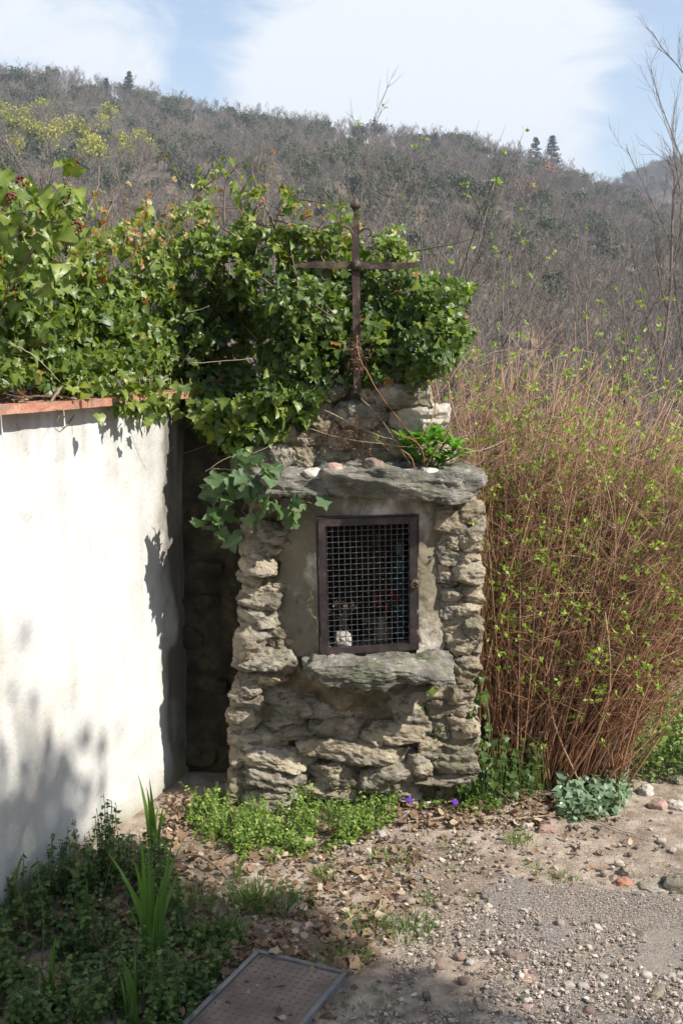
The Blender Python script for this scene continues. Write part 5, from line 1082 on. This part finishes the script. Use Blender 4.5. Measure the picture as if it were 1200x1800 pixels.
# ------------------------------------------------------------------ gravel, stones, leaf litter
def rock_tpl(sd, n=2):
    v, f = rockmesh(n); v = unit(v)*.5; r2 = np.random.default_rng(sd); v = v*(1+.25*r2.normal(size=(len(v), 1)))*np.array([1, .8, .6]); return v, f
RT = [rock_tpl(i) for i in range(8)]; RT1 = [rock_tpl(20+i, 1) for i in range(5)]
def b_road(poly): return poly is Groad or poly[0] == (850, 1560)
def scatter_rocks(name, label, polyn, tpls, smin, smax, pw, tints, mat=M_gravel, lift=.2):
    mb = MB()
    for poly, n in polyn:
        q = sample_poly(poly, n); cl_ = fbm(np.stack([q[:, 0]/90, q[:, 1]/50, q[:, 0]*0], -1), 4, 15)+.5*fbm(np.stack([q[:, 0]/22, q[:, 1]/14, q[:, 0]*0], -1), 2, 16)
        q = q[cl_ > rng.normal(size=n)*.22-.04]; n = len(q); p = GV(q); s = smin*(smax/smin)**(rng.random(n)**pw); p[:, 2] = gz(p[:, 0], p[:, 1])+s*lift+(.010 if b_road(poly) else .004)
        k = rng.integers(len(tpls), size=n); m3 = randrot(n)
        # keep flat side down: spin about z mostly
        a_ = rng.random(n)*6.28; c_, s_ = np.cos(a_), np.sin(a_); z_ = np.zeros(n); o1 = np.ones(n); m3 = np.stack([np.stack([c_, -s_, z_], -1), np.stack([s_, c_, z_], -1), np.stack([z_, z_, o1], -1)], 1)
        tl = rng.normal(size=(n, 1))*.3; m3[:, 2, 0] += tl[:, 0]*.5
        for j in range(len(tpls)):
            e = k == j; v, f = place(*tpls[j], p[e], m3[e], s[e]); mb.add(v, f, np.repeat(np.clip(rng.normal(tints[0], tints[1], e.sum()), 0, 1), len(tpls[j][0])))
    return mb.obj(name, mat, kind='stuff', label=label, smooth=False)
Gall = [(560, 1440), (760, 1410), (980, 1450), (1240, 1420), (1240, 1830), (560, 1830)]
Groad = [(700, 1640), (860, 1590), (1010, 1620), (1240, 1650), (1240, 1840), (640, 1840)]
Gmid = [(600, 1470), (760, 1430), (960, 1450), (900, 1560), (820, 1640), (700, 1700), (600, 1560)]
Gleft = [(300, 1470), (620, 1440), (640, 1640), (620, 1800), (300, 1800)]
scatter_rocks('gravel', 'loose pale and grey gravel strewn over the broken road', [(Groad, 9500), (Gmid, 5000), (Gall, 4000)], RT, .0025, .019, 4.2, (.42, .3))
scatter_rocks('grit', 'fine grit on the path', [(Gall, 22000), (Gleft, 5000), (Groad, 14000), ([(850, 1560), (1000, 1560), (1240, 1590), (1240, 1680), (1000, 1640), (850, 1620)], 12000)], RT1, .002, .0055, 1.2, (.5, .28))
def one_stone(px, py, w_, h_, mat, label, i, group=None, d_=None, n=14, flat=1, cat='stone', lift=.3):
    p = G(px, py); v, f = stone((0, 0, 0), (w_, d_ or w_*.75, h_), 2000+i, n, .10, .55, .3, .12); o = MB().add(v, f, float(rng.random())).obj('stone', mat); o.location = (p[0], p[1], float(gz(p[0], p[1]))+h_*.12); o.rotation_euler = (0, 0, rng.normal()*.5); return tag(o, label, cat, group)
SL = [(904, 1686, .046, .026, M_brown, 'brown flat stone lying alone on the bare path'), (1094, 1554, .040, .024, M_brick, 'orange brick fragment at the road edge'), (1100, 1537, .046, .03, M_ochre, 'rounded tan stone just behind the orange brick fragment'),
      (1198, 1560, .13, .06, M_grey, 'large grey boulder half buried at the right edge of the road'), (1150, 1562, .09, .02, M_grey, 'long flat grey stone between brick fragment and boulder'), (1135, 1395, .05, .05, M_pale, 'cream stone beside the pale ivy under the shrub'),
      (1158, 1418, .075, .035, M_pink, 'leftmost of the flat pinkish stones edging the path at right'), (1190, 1420, .07, .035, M_pale, 'flat stone at the right edge next to the pinkish one'), (1190, 1375, .07, .04, M_grey, 'grey slanting stone on the bank at the right edge'),
      (755, 1414, .075, .02, M_pale, 'flat pale slab lying in front of the dark shrub foot'), (482, 1424, .10, .045, M_pale, 'pale flat block half hidden in weeds at the shrine foot'), (704, 1583, .034, .024, M_brown, 'dark red stone among the leaf litter'),
      (856, 1598, .024, .016, M_pale, 'upper of two pale pebbles at the end of the grassy strip'), (862, 1606, .022, .014, M_pale, 'lower of two pale pebbles at the end of the grassy strip'), (960, 1462, .05, .025, M_pink, 'pink stone by the grass tuft in front of the shrub'), (925, 1456, .03, .02, M_pale, 'white stone by the grass tuft in front of the shrub'),
      (1048, 1635, .026, .022, M_pale, 'white pebble on the dark asphalt at the gravel edge'), (1150, 1757, .028, .026, M_ochre, 'tan pebble standing at the lower right corner'), (926, 1765, .022, .022, M_pale, 'whitest stone near the bottom of the path'), (890, 1735, .034, .02, M_grey, 'smooth grey flat pebble below the brown stone'),
      (925, 1724, .040, .016, M_pink, 'mauve flat stone just below the brown stone'), (645, 1500, .03, .02, M_pale, 'white pebble in the litter right of the weeds'), (1125, 1650, .03, .024, M_grey, 'grey lump on the asphalt at the right'), (1160, 1745, .03, .02, M_grey, 'dark grey lump near the tan pebble')]
for i, (px, py, w_, h_, m_, lb) in enumerate(SL): one_stone(px, py, w_, h_, m_, lb, i)
mats_ = [M_grey, M_pale, M_pink, M_brown, M_gravel]
sm = [[MB().add(*stone((0, 0, 0), (1, .8, .6), 3000+i, 5, .12, .6, .3, .15), t_).mesh('pebble', m_) for i, m_ in enumerate(mats_)] for t_ in (.3, .8)]
q = np.concatenate([sample_poly(Groad, 80), sample_poly(Gmid, 30), sample_poly([(980, 1450), (1200, 1430), (1200, 1560), (1000, 1540)], 20)])
for i, (a_, b_) in enumerate(q):
    p = G(a_, b_); s = .011+.016*rng.random()**2; o = link('pebble', sm[i % 2][rng.integers(5)]); o.location = (p[0], p[1], float(gz(p[0], p[1]))+s*.2+.004); o.scale = (s, s, s); o.rotation_euler = (0, 0, rng.random()*6.28)
    tag(o, 'small rough pebble among the loose gravel of the path', 'pebble', 'larger pebbles in the gravel')
# dead leaves
def litter(polyn, smin, smax, lift):
    mb = MB()
    for poly, n in polyn:
        q = sample_poly(poly, n); p = GV(q); p[:, 2] = gz(p[:, 0], p[:, 1])+.004+lift*rng.random(n)
        for j in range(6):
            e = np.arange(n) % 6 == j; k_ = e.sum(); v, f = place(*CURLS[j], p[e], basis(rng.normal(size=(k_, 3))*.35+[0, 0, 1], rng.normal(size=(k_, 3))), rng.uniform(smin, smax, k_)); mb.add(v, f, np.repeat(np.clip(rng.normal(.5, .27, k_), 0, 1), len(CURLS[j][0])))
    return mb
litA = [(230, 1500), (330, 1440), (420, 1420), (640, 1470), (740, 1500), (720, 1600), (660, 1700), (380, 1700), (60, 1640), (180, 1540)]
litB = [(640, 1400), (760, 1385), (990, 1410), (960, 1460), (740, 1460), (660, 1450)]
litC = [(100, 1560), (350, 1620), (640, 1650), (620, 1800), (0, 1800), (0, 1600)]
mb = litter([(litA, 1700), (litB, 600), (litC, 700), ([(300, 1400), (420, 1400), (420, 1450), (280, 1470)], 260), ([(700, 1450), (1150, 1430), (1100, 1560), (720, 1600)], 110)], .010, .032, .012)
k_ = 420; q = np.concatenate([sample_poly(litA, 260), sample_poly(litB, 160)]); b = GV(q); b[:, 2] += .01*rng.random(k_); a_ = rng.random(k_)*6.28; e = b+np.stack([np.cos(a_), np.sin(a_), rng.normal(size=k_)*.1], -1)*rng.uniform(.02, .09, (k_, 1)); v, f = tubes(np.stack([b, (b+e)/2+rng.normal(size=(k_, 3))*.003, e], 1), np.full((k_, 3), .0012), 3); mb.add(v, f, np.repeat(rng.uniform(.3, 1, k_), 9))
mb.obj('leaf_litter', M_dead, kind='stuff', label='brown dead leaves and twigs littering the ground in front of the shrine')
dl = [as_mesh('dead_leaf', CURLS[i % 6], M_dead, t_) for i, t_ in enumerate((.3, .55, .7, .85, .95, .45))]
q = np.concatenate([sample_poly(litA, 90), sample_poly(litB, 25), sample_poly(litC, 15)])
for i, (a_, b_) in enumerate(q):
    p = G(a_, b_); o = link('dead_leaf', dl[rng.integers(6)]); s = rng.uniform(.03, .05); m_ = basis(rng.normal(size=(1, 3))*.35+[0, 0, 1], rng.normal(size=(1, 3)))[0]*s; M = Matrix([[*m_[0], p[0]], [*m_[1], p[1]], [*m_[2], float(gz(p[0], p[1]))+.016], [0, 0, 0, 1]]); o.matrix_basis = M
    tag(o, 'curled brown dead leaf lying among the litter before the shrine', 'dead leaf', 'larger dead leaves on the ground')
p = G(470, 1690); o = link('dead_leaf', as_mesh('dead_leaf', CURLS[2], M_dead, .9)); o.scale = (.05, .045, .05); o.location = (p[0], p[1], float(gz(p[0], p[1]))+.028); o.rotation_euler = (.1, 0, -1.6); tag(o, 'tan curled leaf lying on the corner of the access cover', 'dead leaf')
p = G(606, 1432)
# root-like brown stick
for i, (lb, pth, r_) in enumerate([('curved brown stick arching over the litter near the iris', [(290, 1525), (340, 1518), (380, 1540), (400, 1550)], .005), ('dry stick lying across the litter before the shrub', [(640, 1445), (720, 1450), (800, 1440)], .003), ('thin pale twig on the path below the pale ivy', [(1010, 1440), (1080, 1462), (1145, 1480)], .0025), ('short twig in the leaf litter by the red stone', [(595, 1635), (640, 1600), (655, 1590)], .0018), ('dead stem lying left of the pale ivy', [(900, 1445), (950, 1440), (1000, 1430), (1030, 1455)], .003)]):
    pp = [G(*k_)+[0, 0, .012+.02*(j in (1, 2) and i == 0)] for j, k_ in enumerate(pth)]; root = thing('stick', lb, 'stick', pp[0]); c = curve(pp, 14)+jit(14, .0012); v, f = tubes(c[None], np.linspace(r_, r_*.6, 14)[None], 5); MB().add(local(v, root), f, .5).obj('branch', M_dry if i != 0 else M_wood, root)

# ------------------------------------------------------------------ grass, irises, weeds
def blades(root, c, n, h, w_, spread, mat, name='blades', bend=.5, tints=(0, 1), single=False):
    a = rng.random(n)*6.28; r_ = rng.random(n)**.7*spread; b = np.stack([c[0]+np.cos(a)*r_, c[1]+np.sin(a)*r_, np.zeros(n)], -1); b[:, 2] = gz(b[:, 0], b[:, 1])-.004
    L = h*rng.uniform(.45, 1.1, n); k = bend*rng.uniform(.2, 1.3, n); d = np.stack([np.cos(a+rng.normal(size=n)*.7), np.sin(a+rng.normal(size=n)*.7), np.zeros(n)], -1)
    K = 6; t_ = np.linspace(0, 1, K); p = b[:, None]+d[:, None]*(L*k)[:, None, None]*(t_**2)[None, :, None]; p[..., 2] = b[:, 2:3]+L[:, None]*(t_[None]-k[:, None]*.35*t_[None]**2.2)
    side = np.cross(d, [0, 0, 1.]); fa = rng.random(n)*3.14; side = unit(side*np.cos(fa)[:, None]*1.+np.array([1., 0, 0])*.5); W_ = w_*rng.uniform(.6, 1.2, n)[:, None]*np.array([.8, 1, .95, .75, .45, .04])[None]
    V = np.stack([p-side[:, None]*W_[..., None]/2, p+side[:, None]*W_[..., None]/2], 2); idx = np.arange(n*K*2).reshape(n, K, 2); A, B, C_, D_ = idx[:, :-1, 0], idx[:, :-1, 1], idx[:, 1:, 1], idx[:, 1:, 0]
    if single:
        for i in range(n):
            v = V[i].reshape(-1, 3); ii = np.arange(K*2).reshape(K, 2); f = np.concatenate([np.stack([ii[:-1, 0], ii[:-1, 1], ii[1:, 1]], -1), np.stack([ii[:-1, 0], ii[1:, 1], ii[1:, 0]], -1)]); MB().add(local(v, root), f, rng.uniform(*tints)).obj(name, mat, root)
        return
    f = np.concatenate([np.stack([A, B, C_], -1).reshape(-1, 3), np.stack([A, C_, D_], -1).reshape(-1, 3)]); tt = rng.uniform(*tints, n); MB().add(local(V.reshape(-1, 3), root), f, np.repeat(tt, K*2)).obj(name, mat, root, kind='stuff')
irises = [(395, 1470, 4, .10, 'short strap leaves at the left end of the shrine foot weeds', .014), (545, 1455, 5, .10, 'short strap leaves in the middle of the weeds', .014), (600, 1475, 3, .08, 'small strap leaves at the front of the weeds near their right end', .014), (150, 1640, 6, .18, 'strap leaves in the shaded undergrowth by the wall', .014), (90, 1760, 7, .16, 'strap leaves low in the bottom left corner', .014), (270, 1500, 9, .26, 'iris clump with tall bright blades in front of the white wall corner', .02), (268, 1690, 16, .34, 'largest iris clump with long dark blades in the shaded foreground', .035), (650, 1425, 4, .13, 'two bladed iris shoot standing in the weeds at the shrine foot', .008), (415, 1545, 5, .09, 'small pale iris shoot in the leaf litter', .012), (505, 1500, 4, .07, 'small iris shoot in front of the weeds', .01), (475, 1520, 4, .06, 'tiny iris shoot left of the other small shoot', .01), (20, 1590, 5, .2, 'iris blades at the far left foot of the white wall', .02), (240, 1790, 10, .2, 'iris blades rising at the bottom left edge', .04), (578, 1470, 3, .07, 'short iris shoot at the front edge of the weeds', .01)]
for (px, py, n, h, lb, sp_) in irises:
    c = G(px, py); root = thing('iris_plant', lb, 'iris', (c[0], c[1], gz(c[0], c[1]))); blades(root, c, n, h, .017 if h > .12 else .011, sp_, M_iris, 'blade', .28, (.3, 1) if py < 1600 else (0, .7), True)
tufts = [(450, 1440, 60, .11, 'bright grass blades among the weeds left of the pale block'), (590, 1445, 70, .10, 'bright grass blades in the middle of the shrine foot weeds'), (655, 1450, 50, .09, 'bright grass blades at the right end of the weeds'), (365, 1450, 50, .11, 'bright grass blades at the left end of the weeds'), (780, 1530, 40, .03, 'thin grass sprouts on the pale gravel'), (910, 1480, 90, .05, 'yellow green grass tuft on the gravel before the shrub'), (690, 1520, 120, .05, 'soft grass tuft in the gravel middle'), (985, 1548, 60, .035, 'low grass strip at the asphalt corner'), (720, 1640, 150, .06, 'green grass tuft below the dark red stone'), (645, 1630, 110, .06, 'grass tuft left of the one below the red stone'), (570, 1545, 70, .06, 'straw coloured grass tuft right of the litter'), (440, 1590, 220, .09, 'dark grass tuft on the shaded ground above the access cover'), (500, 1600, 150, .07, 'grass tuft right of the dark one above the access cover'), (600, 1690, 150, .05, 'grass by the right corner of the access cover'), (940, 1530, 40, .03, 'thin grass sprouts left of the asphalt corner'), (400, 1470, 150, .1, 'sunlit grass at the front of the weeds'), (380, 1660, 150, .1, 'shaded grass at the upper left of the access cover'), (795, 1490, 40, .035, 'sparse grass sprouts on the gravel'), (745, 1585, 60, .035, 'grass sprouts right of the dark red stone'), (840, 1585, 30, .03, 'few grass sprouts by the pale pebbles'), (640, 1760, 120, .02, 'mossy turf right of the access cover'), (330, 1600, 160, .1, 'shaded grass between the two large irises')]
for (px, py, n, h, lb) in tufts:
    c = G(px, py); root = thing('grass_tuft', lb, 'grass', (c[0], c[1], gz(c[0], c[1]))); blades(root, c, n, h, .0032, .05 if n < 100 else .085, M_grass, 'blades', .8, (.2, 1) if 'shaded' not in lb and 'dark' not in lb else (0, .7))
def weeds(label, poly, n, zhi, mat, s0, dens=7, name='weeds', cat='weeds', tl=(0, 1)):
    """many short leafy sprigs"""
    q = sample_poly(poly, n*2); cl_ = fbm(np.stack([q[:, 0]/38, q[:, 1]/26, q[:, 0]*0], -1), 3, n % 97); k_ = cl_ > np.median(cl_)+rng.normal(size=len(q))*.26; q = q[k_]; cl_ = cl_[k_]; n = len(q)
    b = GV(q); root = thing(name, label, cat, b.mean(0)); hgt_ = zhi*(.12+.9*rng.random(n)**1.6)*(.7+.9*np.clip(cl_*2, 0, 1)); tip = b+np.stack([rng.normal(size=n)*.02, rng.normal(size=n)*.02, hgt_], -1); mid = (b+tip)/2+rng.normal(size=(n, 3))*.008
    P3 = np.stack([b, mid, tip], 1); v, f = tubes(P3, np.full((n, 3), .0011), 3); MB().add(local(v, root), f, .3).obj('stems', mat, root, kind='stuff')
    i_ = np.repeat(np.arange(n), dens); t_ = rng.uniform(.25, 1, n*dens); c = np.where((t_ < .5)[:, None], P3[i_, 0]+(P3[i_, 1]-P3[i_, 0])*(t_*2)[:, None], P3[i_, 1]+(P3[i_, 2]-P3[i_, 1])*(t_*2-1)[:, None])
    a = rng.random(n*dens)*6.28; d = np.stack([np.cos(a), np.sin(a), rng.uniform(-.2, .5, n*dens)], -1); nr = np.stack([rng.normal(size=n*dens)*.4, rng.normal(size=n*dens)*.4, np.ones(n*dens)], -1); s = s0*rng.uniform(.5, 1.2, n*dens)
    v, f = place(*OVATE, local(c+d*.004, root), basis(nr, d), s); MB().add(v, f, np.repeat(np.clip(rng.uniform(*tl, n*dens), 0, 1), len(OVATE[0]))).obj('foliage', mat, root, kind='stuff'); return root
weeds('bright green leafy weeds along the foot of the shrine', [(370, 1405), (470, 1395), (560, 1395), (680, 1398), (690, 1440), (650, 1480), (560, 1505), (430, 1510), (350, 1480), (335, 1440)], 700, .09, M_weed, .0125, 11)
weeds('green sprigs left of the weeds by the dark wall gap', [(335, 1425), (380, 1415), (390, 1460), (330, 1465)], 60, .09, M_weed, .013, 12)
weeds('sparse green sprigs in front of the dark shrub foot', [(690, 1400), (900, 1410), (860, 1435), (700, 1430)], 90, .05, M_weed, .012, 8, tl=(0, .5))
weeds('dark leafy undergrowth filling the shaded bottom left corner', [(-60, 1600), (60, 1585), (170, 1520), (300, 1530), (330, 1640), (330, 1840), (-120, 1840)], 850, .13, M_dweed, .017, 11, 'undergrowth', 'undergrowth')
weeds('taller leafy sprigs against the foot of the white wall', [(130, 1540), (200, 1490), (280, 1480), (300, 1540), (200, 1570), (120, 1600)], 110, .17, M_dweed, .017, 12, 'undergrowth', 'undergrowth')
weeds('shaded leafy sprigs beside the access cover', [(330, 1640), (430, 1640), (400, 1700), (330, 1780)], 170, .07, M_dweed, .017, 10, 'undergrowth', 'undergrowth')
# single upright weeds with small reddish leaves in front of the wall
for (px, py, tx, ty, lb, tn) in [(130, 1620, 128, 1440, 'upright weed with small russet leaves against the white wall', 1.), (180, 1580, 205, 1415, 'taller weed with dark leaves near the wall corner', .9), (50, 1660, 20, 1530, 'thin weed leaning left by the far left of the wall', .9), (75, 1700, 65, 1520, 'weed with two green leaf tufts before the white wall', .4), (155, 1560, 195, 1470, 'green weed sprig beside the iris at the wall', .5)]:
    b = G(px, py); Yt = b[1]+.06; t_ = P(tx, ty, Yt); root = thing('weed_stalk', lb, 'weed', b); c = curve([b, (b+t_)/2+[.01, 0, 0], t_], 12); v, f = tubes(c[None], np.linspace(.0018, .0009, 12)[None], 4); MB().add(local(v, root), f, .3).obj('stem', M_wood, root)
    k_ = 18; e = c[rng.integers(4, 12, k_)]+rng.normal(size=(k_, 3))*.004; d = rng.normal(size=(k_, 3))+[0, 0, .4]; leaf_parts('leaf', (OVATE,), M_dweed, e, basis(rng.normal(size=(k_, 3))+[0, -.5, .4], d), rng.uniform(.014, .024, k_), root, (tn, tn*.8))
for i, (px, py, lb) in enumerate([(719, 1414, 'violet flower in the shade left of the pale slab'), (799, 1418, 'violet flower in the shade right of the pale slab')]):
    b = G(px, py+8); root = thing('violet', lb, 'flower', b); v, f = tubes(curve([b, b+[.003, 0, .02], b+[0, -.004, .035]], 6)[None], np.full((1, 6), .0009), 4); MB().add(local(v, root), f).obj('stem', M_grass, root)
    c = b+np.array([0, -.004, .035]); k_ = 5
    for j in range(5):
        a_ = j*1.257; v, f = place(*OVATE, c[None], basis(np.array([[0, -1., .2]]), np.array([[math.cos(a_), 0, math.sin(a_)]])), np.array([.013])); MB().add(local(v, root), f).obj('petal', M_violet, root)
